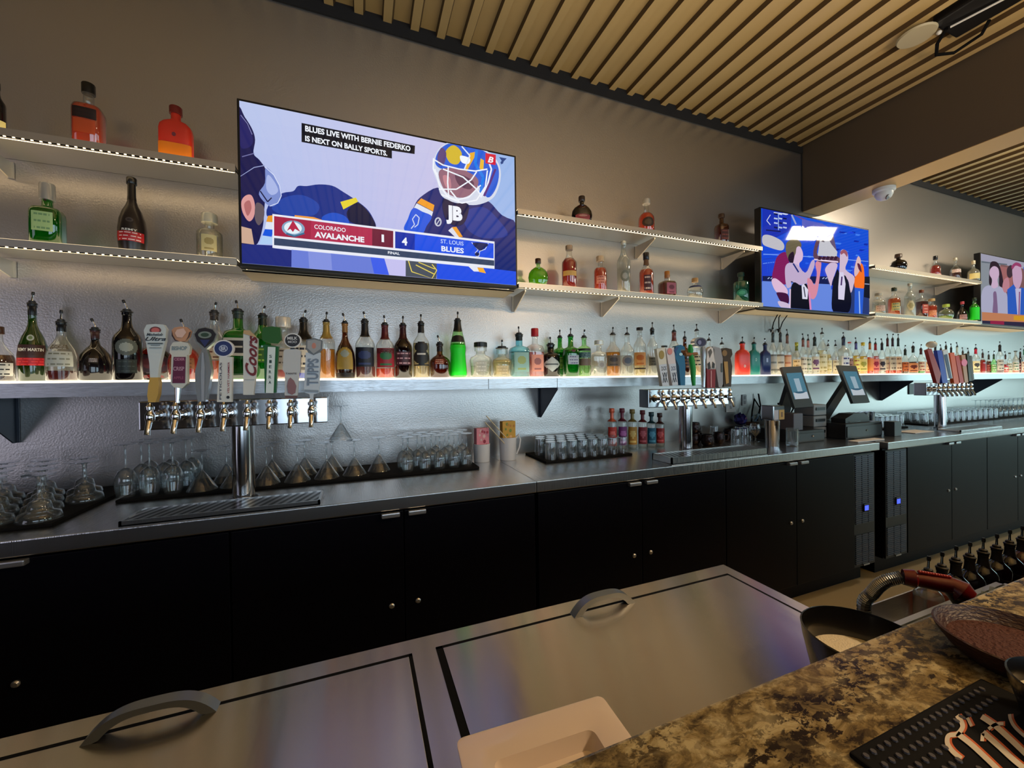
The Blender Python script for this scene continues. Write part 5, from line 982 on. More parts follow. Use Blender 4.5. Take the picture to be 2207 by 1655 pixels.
h = Handle(T2, *Q2, 'glossy green bottle-shaped tap handle with brown collar'); h.rod((30, 150, 66), [(890, 520), (895, 620), (905, 680), (915, 780), (940, 950), (945, 1140), (955, 1250)], [0.010, 0.017, 0.010, 0.016, 0.017, 0.013, 0.010]).rod((140, 90, 50), [(800, 700), (900, 690), (1010, 680)], [0.010, 0.012, 0.009]).make(50)
h = Handle(T2, *Q2, 'silver tap handle with a large round navy badge', mat=_M['silver_handle']); h.rod((200, 204, 210), [(1110, 560), (1120, 700), (1120, 820), (1120, 1050), (1125, 1280)], [0.016, 0.018, 0.012, 0.014, 0.010]).disc((190, 194, 204), (1075, 475), 112, 88, 0.03, -0.0010).make().art(); h.fdisc((30, 30, 70), (1090, 475), 84, 70).fdisc((120, 124, 160), (1060, 480), 30, 40).paint()
h = Handle(T2, *Q2, 'crimson tap handle with ornate white top'); h.slab((214, 208, 204), [(1200, 600), (1260, 555), (1330, 600), (1345, 960), (1190, 960), (1185, 760)], 0.024).slab((130, 36, 44), [(1185, 940), (1345, 940), (1335, 1290), (1190, 1290)], 0.026).make().art(); h.face((90, 84, 80), [(1215, 640), (1260, 590), (1285, 650), (1240, 760)]).face((40, 36, 38), [(1200, 860), (1240, 820), (1260, 940), (1215, 960)]).face((40, 36, 38), [(1290, 820), (1330, 860), (1325, 940), (1280, 930)]).face((190, 130, 134), [(1255, 980), (1275, 980), (1275, 1280), (1255, 1280)]).paint()
h = Handle(T2, *Q2, 'plain grey slab tap handle, seventh on the second tower'); h.slab((150, 150, 154), [(1290, 550), (1400, 570), (1470, 620), (1475, 1220), (1450, 1290), (1400, 1280)], 0.03).make().art(); h.face((60, 70, 70), [(1440, 850), (1468, 850), (1468, 1010), (1440, 1010)]).paint()
h = Handle(T2, *Q2, 'dark brown tap handle with gold panel, rightmost on the second tower'); h.slab((62, 44, 26), [(1440, 600), (1530, 575), (1630, 600), (1645, 690), (1610, 760), (1640, 900), (1620, 1270), (1490, 1270), (1480, 820), (1460, 700)], 0.03).make().art(); h.fdisc((130, 96, 44), (1505, 670), 44, 56).face((178, 134, 60), [(1490, 820), (1560, 820), (1580, 1200), (1530, 1220)]).paint()
# third tower
Q3 = (5.91, 1940, 680)
for k, (c, pts, lb) in enumerate((
    ((150, 50, 50), [(350, 440), (400, 420), (520, 740), (500, 860), (470, 860)], 'dark red tap handle topped by a cream ball'),
    ((34, 62, 170), [(470, 445), (530, 440), (610, 860), (540, 860)], 'bright blue slab tap handle on the third tower'),
    ((200, 204, 206), [(545, 450), (605, 430), (670, 800), (600, 805)], 'white tap handle with navy stripe on the third tower'),
    ((206, 84, 36), [(635, 480), (690, 470), (755, 870), (690, 870)], 'orange tap handle on the third tower'),
    ((176, 46, 34), [(705, 520), (750, 510), (815, 860), (765, 860)], 'red-orange tap handle, fifth on the third tower'),
    ((176, 130, 96), [(780, 500), (830, 500), (870, 850), (825, 855)], 'tan tap handle with a pink disc'),
    ((46, 46, 30), [(850, 490), (880, 480), (925, 830), (880, 835)], 'dark olive tap handle on the third tower'),
    ((66, 54, 40), [(890, 520), (915, 510), (945, 820), (915, 830)], 'rightmost dark brown tap handle on the third tower'))):
    h = Handle(T3, *Q3, lb); h.slab(c, pts, 0.024)
    if k == 0: h.ball((214, 204, 180), (400, 370), 0.036, 0.8)
    if k == 5: h.disc((226, 120, 150), (820, 600), 36, 46, 0.02, -0.0010)
    h.make()
    if k == 2: h.art(); h.face((40, 60, 96), [(560, 500), (600, 490), (660, 800), (630, 800)]).paint()
# ================================================================ glassware
def glass_obj(kind, prof, base=None, seg=28):
    t = thing(kind[0], (0, 0, 0), 'x', kind[1]); return t
def stem_glass(name, cat, bowl, h, foot_r, stem0, stem1, rs=0.0035, mat=CLEAR, seg=28):
    """upside-down glass: rim on the mat at z=0; bowl profile (r,z) rim to stem"""
    t = thing(name, (0, 0, 0), '', cat)
    b = MB().lathe(bowl, seg, cap0=False, cap1=True); b.build('bowl', mat, t, smooth=60)
    MB().lathe([(rs*1.9, stem0), (rs, stem0+0.008), (rs, stem1-0.010), (rs*1.9, stem1-0.002)], 12).build('stem', mat, t, smooth=60)
    MB().lathe([(rs*1.8, stem1-0.003), (foot_r*.5, stem1-0.0005), (foot_r, stem1+0.001), (foot_r, h), (0.001, h)], seg).build('foot', mat, t, smooth=40)
    return t
wine = stem_glass('wine_glass', 'wine glass', [(0.029, 0), (0.034, 0.03), (0.037, 0.06), (0.034, 0.085), (0.024, 0.106), (0.008, 0.118)], 0.218, 0.034, 0.117, 0.215)
martini = stem_glass('martini_glass', 'martini glass', [(0.057, 0), (0.056, 0.003), (0.012, 0.072), (0.005, 0.080)], 0.172, 0.036, 0.079, 0.169)
cordial = stem_glass('small_wine_glass', 'wine glass', [(0.027, 0), (0.031, 0.025), (0.033, 0.048), (0.030, 0.068), (0.020, 0.086), (0.006, 0.096)], 0.176, 0.031, 0.095, 0.173)
marg = stem_glass('margarita_glass', 'margarita glass', [(0.056, 0), (0.057, 0.004), (0.050, 0.026), (0.032, 0.034), (0.030, 0.044), (0.026, 0.062), (0.010, 0.072)], 0.158, 0.040, 0.070, 0.154, rs=0.0065)
def tumbler(name, cat, r, h, mat=CLEAR):
    t = thing(name, (0, 0, 0), '', cat)
    MB().lathe([(r, 0), (r*.985, h*.3), (r*.90, h*.94), (r*.86, h)], 22, cap0=False).build('glass_wall', mat, t, smooth=40)
    MB().lathe([(r*.80, h*.86), (r*.84, h*.98)], 22).build('glass_base', mat, t, smooth=40)
    return t
rocks = tumbler('rocks_glass', 'tumbler', 0.034, 0.102)
first = {}
def place(proto, x, y, z, label, group):
    if proto.name not in first:
        first[proto.name] = 1; proto.location = (x, y, z); proto['label'] = label; proto['group'] = group; return proto
    return dup(proto, (x, y, z), random.uniform(0, 6), label, group)
def mat_(x0, x1, y0, y1, label, name='bar_mat'):
    m = MB().bbox((x0, y0, ZK+0.0004), (x1, y1, ZK+0.012), 0.003).build(name, RUBBER); return tag(m, label, 'bar mat')
mat_(-0.925, 0.592, 2.045, 2.355, 'long black rubber mat carrying upside-down stemware')
mat_(-1.9, -0.975, 1.792, 2.355, 'black rubber mat at the far left under wide-rimmed glasses')
mat_(0.978, 1.575, 2.022, 2.325, 'black rubber mat under the crowd of clear tumblers')
ZT = ZK+0.0128
def xat(px, Y, py=1010): return at(px, py, Y=Y).x
for x, Y in ((-.914, 2.10), (-.836, 2.10), (-.757, 2.10), (-.895, 2.18), (-.817, 2.18), (-.739, 2.185), (-.90, 2.262), (-.822, 2.262), (-.744, 2.268)):
    place(wine, x, Y, ZT, 'clear tall-stemmed wine glass upside down at the left end of the long mat', 'tall wine glasses left of the nearest beer tower')
for x, Y in ((-.655, 2.105), (-.538, 2.12), (-.60, 2.235)):
    place(martini, x, Y, ZT, 'clear martini glass upside down just left of the nearest beer tower column', 'martini glasses left of the tower column')
MX = [ (574, 2.11), (587, 2.24), (641, 2.11), (657, 2.25), (704, 2.12), (716, 2.26), (764, 2.14), (817, 2.18)]
for px, Y in MX:
    left = px < 520
    place(martini, xat(px, Y), Y, ZT, 'clear martini glass upside down just left of the nearest beer tower column' if left else 'clear martini glass upside down right of the nearest beer tower column',
          'martini glasses left of the tower column' if left else 'martini glasses right of the tower column')
place(martini, xat(735, 2.19, 930), 2.19, ZT+0.1728, 'clear martini glass stacked upside down on the feet of the others', 'stacked martini glass')
for px, Y in ((879, 2.10), (917, 2.10), (948, 2.10), (979, 2.10), (1006, 2.11), (869, 2.18), (900, 2.18), (930, 2.18), (959, 2.18), (988, 2.18), (880, 2.26), (910, 2.26), (940, 2.26), (968, 2.26), (997, 2.26)):
    place(cordial, xat(px, Y), Y, ZT, 'small clear wine glass upside down at the right end of the long mat', 'small wine glasses beside the white tubs')
for r, Y in enumerate((1.855, 1.975, 2.095, 2.215)):
    for k in range(4):
        x = -1.04-0.122*k-(0.06 if r % 2 else 0)
        if x > -0.70*Y: place(marg, x, Y, ZT, 'clear margarita glass upside down on the far left mat', 'margarita glasses at the far left')
n = 0
for r in range(4):
    for k in range(9):
        x = 1.03+0.0715*k+(0.034 if r % 2 else 0); Y = 2.065+0.072*r
        if x+0.034 > 1.575 or (r > 1 and x > 1.47): continue
        place(rocks, x, Y, ZT, 'clear tumbler upside down on the mat beside the colourful small bottles', 'tumblers crowded on the middle mat')
# right of the registers: two racks of clear glasses
mat_(4.28, 4.66, 2.06, 2.34, 'black rubber mat behind the third beer tower column')
mat_(4.98, 8.0, 2.06, 2.34, 'long black rubber mat at the far right under rows of glasses')
for r in range(3):
    for k in range(5): place(rocks, 4.33+0.074*k, 2.11+0.085*r, ZT, 'clear tumbler left of the third beer tower column', 'tumblers left of the third beer tower')
for r in range(3):
    for k in range(26):
        x = 5.03+0.112*k+(0.05 if r == 1 else 0)
        if x > 7.9: continue
        if k < 13: place(rocks, x, 2.11+0.085*r, ZT, 'clear tumbler on the far right mat, nearer half', 'tumblers on the far right mat')
        else: place(cordial, x, 2.11+0.085*r, ZT, 'clear stemmed glass upside down at the far end of the far right mat', 'stemmed glasses at the far right')
# dark moulded mugs and clear glasses behind the second tower
DKM = pmat('dark_hammered_metal', K(44, 34, 34), 0.22, 0.7, bump=(60, 0.8, 0.004, (1, 1, 1)))
mug = thing('dark_mug', (0, 0, 0), '', 'mug')
MB().lathe([(0.030, 0), (0.040, 0.012), (0.044, 0.035), (0.040, 0.06), (0.036, 0.078), (0.033, 0.078), (0.036, 0.06), (0.030, 0.01)], 22).build('mug_body', DKM, mug, smooth=40)
MB().tube([(0.040, 0, 0.062), (0.062, 0, 0.060), (0.066, 0, 0.040), (0.058, 0, 0.022), (0.040, 0, 0.020)], 0.004, 8).build('handle', DKM, mug, smooth=40)
for px, Y, dz in ((1496, 2.18, 0), (1525, 2.10, 0), (1549, 2.15, 0), (1571, 2.25, 0), (1500, 2.29, 0.0), (1496, 2.18, .0795)):
    place(mug, xat(px, Y, 940), Y, ZK+0.0006+dz, 'dark hammered mug behind the second beer tower column' if dz == 0 else 'dark hammered mug stacked on top of the others behind the second tower', 'dark mugs behind the second tower' if dz == 0 else 'stacked dark mug')
for px, Y in ((1586, 2.10), (1604, 2.10), (1594, 2.19), (1611, 2.19), (1540, 2.30)):
    place(rocks, xat(px, Y, 940), Y, ZK+0.0006, 'clear tumbler between the dark mugs and the steel shaker', 'tumblers left of the shaker')
# ================================================================ things on the back counter
# white tubs with printed packs and straws
WT = pmat('translucent_white_tub', K(236, 238, 242), 0.4)
def tub(x, y, r, h, label, hand=False):
    t = thing('white_tub', (x, y, ZK+0.0006), label, 'tub')
    MB().lathe([(r*.92, 0), (r*.94, 0.003), (r, h-0.004), (r*1.03, h), (r*.95, h), (r*.88, 0.006)], 30, cap1=False).build('tub_wall', WT, t, smooth=40)
    if hand: MB().tube([(r*.95, -0.01, h-0.01), (r*1.25, -0.01, h+0.012), (r*1.5, -0.01, h-0.02), (r*1.35, -0.01, h*.5), (r*1.0, -0.01, 0.03)], 0.005, 8).build('handle', WT, t, smooth=50)
    return t
tub(0.662, 2.235, 0.049, 0.105, 'white plastic tub holding a pink strawberry-print pack')
tub(0.823, 2.225, 0.052, 0.135, 'white plastic pitcher with handle holding a yellow fruit-print pack', True)
def pack(x, y, w_, z0, z1, c, spots, label, rz):
    p = thing('napkin_pack', (x, y, z0), label, 'pack', rz=rz)
    MB().col(K(*c)).bbox((-w_/2, -0.022, 0), (w_/2, 0.022, z1-z0), 0.004).build('wrapper', PRINT, p)
    m = MB(); rr = random.Random(5)
    for i in range(13):
        a, b_ = rr.uniform(-w_/2+.01, w_/2-.01), rr.uniform(0.03, z1-z0-.01); s = rr.uniform(.006, .010); m.col(K(*rr.choice(spots)))
        m.poly([(a+s*math.cos(q*math.pi/4), -0.0226-0.0001*i, b_+s*1.2*math.sin(q*math.pi/4)) for q in range(8)])
    m.build('fruit_print', PRINT, p)
    return p
pack(0.662, 2.235, 0.080, ZK+0.012, ZK+0.198, (226, 140, 156), [(150, 36, 60), (190, 60, 80), (226, 190, 190)], 'pink strawberry-print napkin pack standing in the white tub', 0.1)
pack(0.823, 2.225, 0.086, ZK+0.012, ZK+0.232, (206, 160, 50), [(226, 180, 120), (190, 130, 40), (120, 140, 50)], 'yellow fruit-print napkin pack standing in the white pitcher', 0.08)
st = MB().tube([(0, 0, 0), (0, 0, 0.19)], 0.003, 8).build('straw', pmat('cream_straw', K(222, 206, 170), 0.5)); tag(st, 'cream straw leaning across the yellow pack, lower one', 'straw')
st.location = (0.792, 2.190, ZK+0.10); st.rotation_euler = (0.12, -0.75, 0)
s2 = st.copy(); COL.objects.link(s2); s2.location = (0.800, 2.186, ZK+0.135); s2['label'] = 'cream straw leaning across the yellow pack, upper one'
# colourful small bottles
ZS2 = ZK+0.0006
for cx, top, c, cc, lb in ((1319, 880, (206, 60, 50), (226, 110, 80), 'small bottle with orange-red label and coral neck, leftmost behind the tumblers'), (1341, 880, (124, 44, 120), (110, 40, 60), 'small bottle with purple heart label'),
    (1363, 882, (206, 150, 60), (130, 116, 60), 'small bottle with golden label and olive neck'), (1385, 884, (160, 50, 60), (110, 40, 46), 'small bottle with dark red heart label'),
    (1404, 888, (30, 110, 140), (30, 70, 80), 'small bottle with teal label'), (1422, 890, (176, 40, 40), (70, 34, 34), 'small bottle with bright red label, nearest the second beer tower')):
    bottle(cx, top, 20, 'cyl', 'cl', 'cl', .5, (cc, .03, 1.4), [(.12, .60, c, 'e', tuple(min(255, v+70) for v in c), 60)], lb, ZS2, 2.20+0.02*(cx % 2), name='soda_bottle', neckc=(cc, .74))
# cloth, plastic bag, stemmed glass, shaker, mug
o = MB(); rr = random.Random(4)
o.ball((0, 0, 0.045), 0.045, 18, 0.95)
for i, v in enumerate(o.v): o.v[i] = tuple(a*(1+0.22*rr.uniform(-1, 1)) for a in v)
q = o.build('blue_bag', pmat('navy_foil', K(34, 32, 110), 0.25, 0.4), smooth=20); tag(q, 'crumpled navy blue bag behind the tumblers near the shaker', 'bag'); q.location = (xat(1596, 2.32, 900), 2.32, ZK+0.09)
qb = MB().bbox((-0.05, -0.03, 0), (0.05, 0.03, 0.08), 0.004).build('carton', pmat('grey_card', K(96, 92, 88), 0.6)); tag(qb, 'small grey carton under the crumpled navy bag', 'box'); qb.location = (q.location.x, 2.32, ZK+0.0006)
o = MB(); n = 12
for i in range(n+1):
    for j in range(7): o.v.append((-0.06+0.12*i/n, -0.03+0.06*j/6, 0.02*math.sin(i*0.9)*math.cos(j)+0.012*math.sin(j*1.7)+0.028*math.sin(math.pi*i/n)))
for i in range(n):
    for j in range(6): a = i*7+j; o.face((a, a+7, a+8, a+1))
q = o.build('cleaning_cloth', pmat('light_blue_cloth', K(104, 140, 166), 0.9), smooth=60); tag(q, 'light blue cleaning cloth draped over a brown box by the shaker', 'cloth'); q.location = (xat(1637, 2.24, 893), 2.24, ZK+0.145)
sd = q.modifiers.new('s', 'SOLIDIFY'); sd.thickness = 0.003
qb = MB().bbox((-0.035, -0.030, 0), (0.035, 0.030, 0.115), 0.003).build('brown_box', pmat('brown_card', K(84, 62, 44), 0.6)); tag(qb, 'brown box under the light blue cloth', 'box'); qb.location = (q.location.x-0.015, 2.29, ZK+0.0006)
gs = thing('stemmed_beer_glass', (xat(1628, 2.10, 940), 2.10, ZK+0.0006), 'upright stemmed glass left of the steel shaker', 'glass')
MB().lathe([(0.034, 0), (0.034, 0.002), (0.005, 0.006), (0.004, 0.035), (0.012, 0.042), (0.036, 0.070), (0.038, 0.095), (0.031, 0.13)], 26, cap1=False).build('glass_bowl', CLEAR, gs, smooth=60)
sx = at(1674, 962, Z=ZK); sh = thing('steel_shaker', (sx.x, sx.y+0.03, ZK+0.0006), 'tall polished steel cocktail tin beside the register', 'shaker')
MB().lathe([(0.040, 0), (0.041, 0.004), (0.047, 0.175), (0.049, 0.178), (0.046, 0.178), (0.038, 0.006)], 32).build('tin', POLISH, sh, smooth=40)
nb = thing('napkin_holder', (sx.x+0.005, sx.y+0.03, ZK+0.182), 'square steel caddy with yellow label standing on the steel shaker', 'caddy')
MB().bbox((-0.055, -0.045, 0), (0.055, 0.045, 0.10), 0.006).build('caddy_body', POLISH, nb)
MB().col(K(190, 184, 190)).poly([(-0.050, -0.0455, 0.004), (-0.006, -0.0455, 0.004), (-0.006, -0.0455, 0.07), (-0.050, -0.0455, 0.07)]).col(K(196, 150, 60)).poly([(0.0, -0.0455, 0.004), (0.052, -0.0455, 0.004), (0.052, -0.0455, 0.07), (0.0, -0.0455, 0.07)]).col(K(120, 80, 30)).poly([(0.018, -0.0459, 0.02), (0.036, -0.0459, 0.02), (0.036, -0.0459, 0.054), (0.018, -0.0459, 0.054)]).build('label_panel', PRINT, nb)
gm = thing('glass_mug', (xat(1707, 1.835, 940), 1.835, ZK+0.0006), 'clear handled beer mug between shaker and cash drawer', 'mug')
MB().lathe([(0.034, 0), (0.036, 0.01), (0.036, 0.125), (0.033, 0.125), (0.033, 0.012)], 24, cap1=True).build('mug_body', CLEAR, gm, smooth=50)
MB().tube([(0.034, 0, 0.11), (0.060, 0, 0.105), (0.066, 0, 0.065), (0.056, 0, 0.03), (0.034, 0, 0.028)], 0.005, 8).build('handle', CLEAR, gm, smooth=50)
# wall plates
for (px, py, w_, h_, c, lb, nm) in ((1573, 872, .10, .12, WHITE, 'white double wall outlet behind the second beer tower', 'wall_outlet'), (1603, 862, .05, .09, WHITE, 'small white wall switch box behind the tumblers', 'wall_switch'), (1977, 838, .34, .11, DARKER, 'black ventilation plate on the wall left of the third beer tower', 'wall_plate')):
    p = at(px, py, Y=YW); t = thing(nm, (p.x, YW-0.001, p.z), lb, 'wall plate'); MB().bbox((-w_/2, -0.008, -h_/2), (w_/2, 0, h_/2), 0.002).build('cover', c, t)
    if c is WHITE: MB().box((-0.012, -0.009, 0.008), (0.012, -0.008, 0.034)).box((-0.012, -0.009, -0.034), (0.012, -0.008, -0.008)).build('socket', pmat('plate_grey', K(170, 170, 168), 0.5), t)
# cables under the middle television
for x0, x1_, lb in ((1672, 1668, 'thin grey cable hanging from the middle television, left one'), (1678, 1684, 'black cable looping under the middle television'), (1693, 1685, 'black cable hanging from the middle television, right one')):
    a = at(x0, 676, Y=2.32); b = at(x1_, 712, Y=2.32); m = MB().tube([(a.x, 2.30, H+0.540), (a.x+0.004, 2.32, a.z-0.03), ((a.x+b.x)/2, 2.33, (a.z+b.z)/2), (b.x, 2.34, b.z), (b.x+0.02, 2.36, b.z-0.01), (b.x+0.03, 2.374, b.z+0.02)], 0.004, 8).build('cable', RUBBER, smooth=60); tag(m, lb, 'cable')
# cash registers
PSC = pmat('register_casing', K(46, 54, 58), 0.4); LG = pmat('light_grey_plastic', K(132, 136, 138), 0.5); DG = pmat('grey_plastic', K(92, 90, 100), 0.5)
def register(name, quad, base, label):
    """quad: photo corners of the tilted touch screen"""
    t = thing('register_screen', (base[0], base[1], ZK+base[2]), label, 'register screen')
    zz = [at(*quad[0], Y=2.02), at(*quad[1], Y=2.02), at(*quad[2], Y=1.93), at(*quad[3], Y=1.93)]
    n = (zz[1]-zz[0]).cross(zz[3]-zz[0]).normalized(); n = n if n.y > 0 else -n
    m = MB(); m.prism(zz, n*0.02); m.build('casing', PSC, t, world=True)
    def uv(u, v, k=0): return zz[0]*(1-u)*(1-v)+zz[1]*u*(1-v)+zz[3]*(1-u)*v+zz[2]*u*v-n*(0.0008+0.0004*k)
    m = MB().col(K(70, 112, 130)).poly([uv(.12, .16), uv(.90, .16), uv(.90, .80), uv(.12, .80)])
    m.col(K(140, 160, 172)).poly([uv(.40, .30, 1), uv(.68, .30, 1), uv(.66, .62, 1), uv(.40, .62, 1)]).col(K(170, 178, 186)).poly([uv(.16, .64, 1), uv(.88, .64, 1), uv(.88, .80, 1), uv(.16, .80, 1)])
    m.col(K(52, 84, 104)).poly([uv(.5+.30*math.cos(q), .62+.05*math.sin(q), 2) for q in [math.pi*i/8 for i in range(9)]])
    m.build('display_glass', SCREEN, t, world=True)
    c = (zz[0]+zz[1]+zz[2]+zz[3])/4+n*0.02
    MB().prism([(c.x-0.05, c.y+0.01, c.z+0.04), (c.x+0.05, c.y+0.01, c.z+0.04), (base[0]+0.06, base[1]+0.02, ZK+base[2]+0.001), (base[0]-0.06, base[1]+0.02, ZK+base[2]+0.001)], (0, 0.03, 0)).build('stand', PSC, t, world=True)
    return t
def box_thing(name, cat, label, a, b, mat, r=0.004):
    o = MB().bbox(a, b, r).build(name, mat); tag(o, label, cat); return o
def drawer(x0, x1, y0, y1, h_, label):
    t = thing('cash_drawer', ((x0+x1)/2, (y0+y1)/2, ZK+0.0006), label, 'cash drawer')
    MB().bbox((x0, y0+0.006, ZK+0.0006), (x1, y1, ZK+h_), 0.004).build('drawer_case', DARKER, t, world=True)
    MB().bbox((x0+0.01, y0, ZK+0.012), (x1-0.01, y0+0.006, ZK+h_-0.02), 0.002).build('drawer_front', PSC, t, world=True)
    MB().lathe([(0.008, 0), (0.008, 0.004)], 14, mtx=Matrix.Translation(((x0+x1)/2+0.02, y0, ZK+h_*.5)) @ Matrix.Rotation(R(90), 4, 'X')).build('lock', CHROME, t, world=True)
    return t
drawer(2.90, 3.22, 1.90, 2.26, 0.085, 'black cash drawer under the left register screen')
register('a', ((1685, 791), (1726.5, 789), (1754, 876), (1713, 879)), (3.06, 2.10, 0.086), 'tilted touch-screen register display, left one of two')
box_thing('grey_terminal_box', 'box', 'dark grey box on the left cash drawer', (2.92, 1.93, ZK+0.0865), (3.02, 2.03, ZK+0.21), DG)
drawer(3.40, 3.86, 1.86, 2.24, 0.115, 'black cash drawer under the right register screen')
register('b', ((1807, 787), (1845, 788.5), (1875, 867), (1839, 869)), (3.62, 2.12, 0.116), 'tilted touch-screen register display, right one of two')
pr = thing('receipt_printer_stack', (3.30, 2.03, ZK+0.0006), 'stack of three light grey receipt printers between the register screens', 'printer')
for i in range(3):
    z = ZK+0.0006+0.088*i
    b_ = MB().bbox((3.24, 1.99, z), (3.39, 2.14, z+0.084), 0.008).build('printer', LG, pr, world=True)
    m = MB().box((3.262, 1.985, z+0.040), (3.368, 1.991, z+0.062)).build('paper_slot', DARKER, pr, world=True)
k = thing('card_terminal', (3.60, 1.98, ZK+0.1156), 'black rounded receipt terminal on the right cash drawer', 'card terminal')
MB().prism([(3.46, 1.90, ZK+0.1160), (3.76, 1.90, ZK+0.1160), (3.76, 1.90, ZK+0.145), (3.70, 1.90, ZK+0.185), (3.56, 1.90, ZK+0.185), (3.46, 1.90, ZK+0.150)], (0, 0.10, 0)).build('terminal_body', DARKER, k, world=True)
MB().box((3.50, 1.896, ZK+0.121), (3.64, 1.90, ZK+0.127)).build('chrome_line', CHROME, k, world=True)
box_thing('payment_keypad', 'keypad', 'small dark teal keypad box beside the right cash drawer', (3.885, 1.80, ZK+0.0006), (3.98, 1.87, ZK+0.115), PSC)
for i, (x, lb) in enumerate(((3.92, 'steel cup behind the keypad, left one of three'), (4.0, 'steel cup behind the keypad, middle one of three'), (4.08, 'steel cup behind the keypad, right one of three'))):
    c_ = thing('steel_cup', (x, 2.06, ZK+0.0006), lb, 'cup'); MB().lathe([(0.028, 0), (0.036, 0.17), (0.034, 0.17), (0.026, 0.004)], 20).build('cup_body', POLISH, c_, smooth=40)
box_thing('towel', 'towel', 'folded white towel in front of the right cash drawer', (3.30, 1.735, ZK+0.0006), (3.62, 1.80, ZK+0.009), pmat('white_towel', K(244, 240, 236), 0.8))
box_thing('towel', 'towel', 'white paper lying left of the third beer tower', (4.22, 1.82, ZK+0.0006), (4.5, 1.95, ZK+0.006), _M['white_towel'])
m = MB().tube([(3.17, 2.20, ZK+0.20), (3.20, 2.24, ZK+0.26), (3.27, 2.20, ZK+0.28), (3.33, 2.16, ZK+0.30), (3.37, 2.20, ZK+0.27), (3.375, 2.27, ZK+0.14), (3.375, 2.30, ZK+0.01)], 0.006, 8).build('cable', RUBBER, smooth=60); tag(m, 'black cable arching over the grey printer stack', 'cable')
m = MB().tube([(2.96, 2.30, ZK+0.006), (2.98, 2.30, ZK+0.20), (3.02, 2.31, ZK+0.30), (3.10, 2.32, ZK+0.22), (3.08, 2.33, ZK+0.12), (3.13, 2.34, ZK+0.24), (3.12, 2.35, ZK+0.34)], 0.006, 8).build('cable', RUBBER, smooth=60); tag(m, 'tangled black cable between the two register screens', 'cable')
# security dome camera under the soffit
t = thing('security_camera', (4.02 if False else 3.86, 1.90, BZ), 'white dome security camera under the soffit beam', 'security camera')
cp = at(1910, 412, Z=BZ); cyy = 1.98; t.location = (BX1-0.085, at(1905, 405, X=BX1-0.085).y, BZ-0.0005)
MB().lathe([(0.070, 0), (0.070, -0.022), (0.062, -0.030)], 32).build('camera_base', WHITE, t, smooth=40)
MB().lathe([(0.056, -0.030), (0.056, -0.048), (0.045, -0.072), (0.025, -0.086), (0.002, -0.090)], 32).build('dome', WHITE, t, smooth=60)
MB().lathe([(0.022, 0), (0.020, 0.006)], 20, mtx=Matrix.Translation((-0.012, -0.030, -0.075)) @ Matrix.Rotation(R(120), 4, 'X')).build('lens', pmat('lens_brown', K(90, 60, 50), 0.2), t)
# ceiling speaker / lamp track at the top right
p = at(2040, 60, Z=ZC-0.03); t = thing('ceiling_fixture', (p.x, p.y, ZC-0.03), 'dark ceiling fixture with round pale plate and looped cable at the top right', 'ceiling fixture')
MB().bbox((-0.10, -0.28, 0.0), (0.16, 0.02, 0.055), 0.01).build('housing', DARKER, t)
MB().lathe([(0.001, -0.012), (0.085, -0.010), (0.09, 0), (0.001, 0.002)], 28, (-0.10, 0.09, 0.0)).build('round_plate', pmat('cream_plate', K(190, 180, 150), 0.5), t, smooth=40)
MB().ball((-0.03, 0.02, -0.02), 0.012).build('knob', WHITE, t, smooth=60)
MB().tube([(0.0, 0.0, -0.005), (0.05, 0.06, -0.03), (0.14, 0.10, -0.04), (0.24, 0.06, -0.03), (0.26, -0.05, 0.0), (0.2, -0.1, 0.02)], 0.009, 8).build('cable_loop', RUBBER, t, smooth=60)
MB().tube([(-0.01, -0.02, -0.015), (0.05, -0.28, -0.01)], 0.006, 8).build('white_rod', WHITE, t, smooth=60)

# ================================================================ near corner: dish, bowls, mat, soda gun, speed rail
CER = pmat('white_porcelain', K(222, 208, 200), 0.22, coat=0.3)
zc = ZB+0.0022
d = thing('porcelain_dish', (0.257, 0.50, zc), 'white rectangular porcelain dish on the steel cooler lid', 'dish', rz=-0.04)
m = MB()
def rr_(w2, d2, z, r=0.012, cx=0.0, cyy=0.0):
    out = []
    for qx, qy, a0 in ((1, 1, 0), (-1, 1, 90), (-1, -1, 180), (1, -1, 270)):
        for i in range(5): a = R(a0+22.5*i); out.append((cx+qx*(w2-r)+r*math.cos(a), cyy+qy*(d2-r)+r*math.sin(a), z))
    return m.ring(out)
rings = [rr_(.110, .080, 0), rr_(.118, .088, .004), rr_(.130, .100, .036), rr_(.130, .100, .040), rr_(.126, .096, .041), rr_(.084, .058, .034, .012, 0, -.006), rr_(.076, .050, .010, .012, 0, -.006)]
for a, b_ in zip(rings, rings[1:]): m.bridge(a, b_)
m.face(reversed(rings[0])); m.face(rings[-1]); m.build('dish_body', CER, d, smooth=45)
SALT = pmat('coarse_salt', K(226, 218, 200), 0.9, bump=(300, 0.8, 0.004, (1, 1, 1))); CHILI = pmat('chili_salt', K(72, 30, 20), 0.8, bump=(200, 1.0, 0.006, (1, 1, 1)))
def bowl(x, y, z, r, h, mat, inner, fill, label, nm='rimming_bowl'):
    t = thing(nm, (x, y, z), label, 'bowl')
    MB().lathe([(r*.72, 0), (r*.80, 0.006), (r*.97, h*.8), (r, h), (r*.97, h+0.001), (r*.93, h*.85), (r*.78, 0.012)], 40, cap1=True).build('bowl_body', mat, t, smooth=50)
    MB().lathe([(r*.80, fill-0.006), (r*(.80+.13*fill/h), fill), (0.3*r, fill+0.002)], 36).build('filling', inner, t, smooth=60)
BKB = pmat('glossy_black_plastic', K(16, 16, 18), 0.22, coat=0.3); BRB = pmat('dark_brown_woven', K(52, 24, 18), 0.45, bump=(120, 0.7, 0.004, (1, 1, 3)))
a = at(1722, 1345, Z=H-0.475)
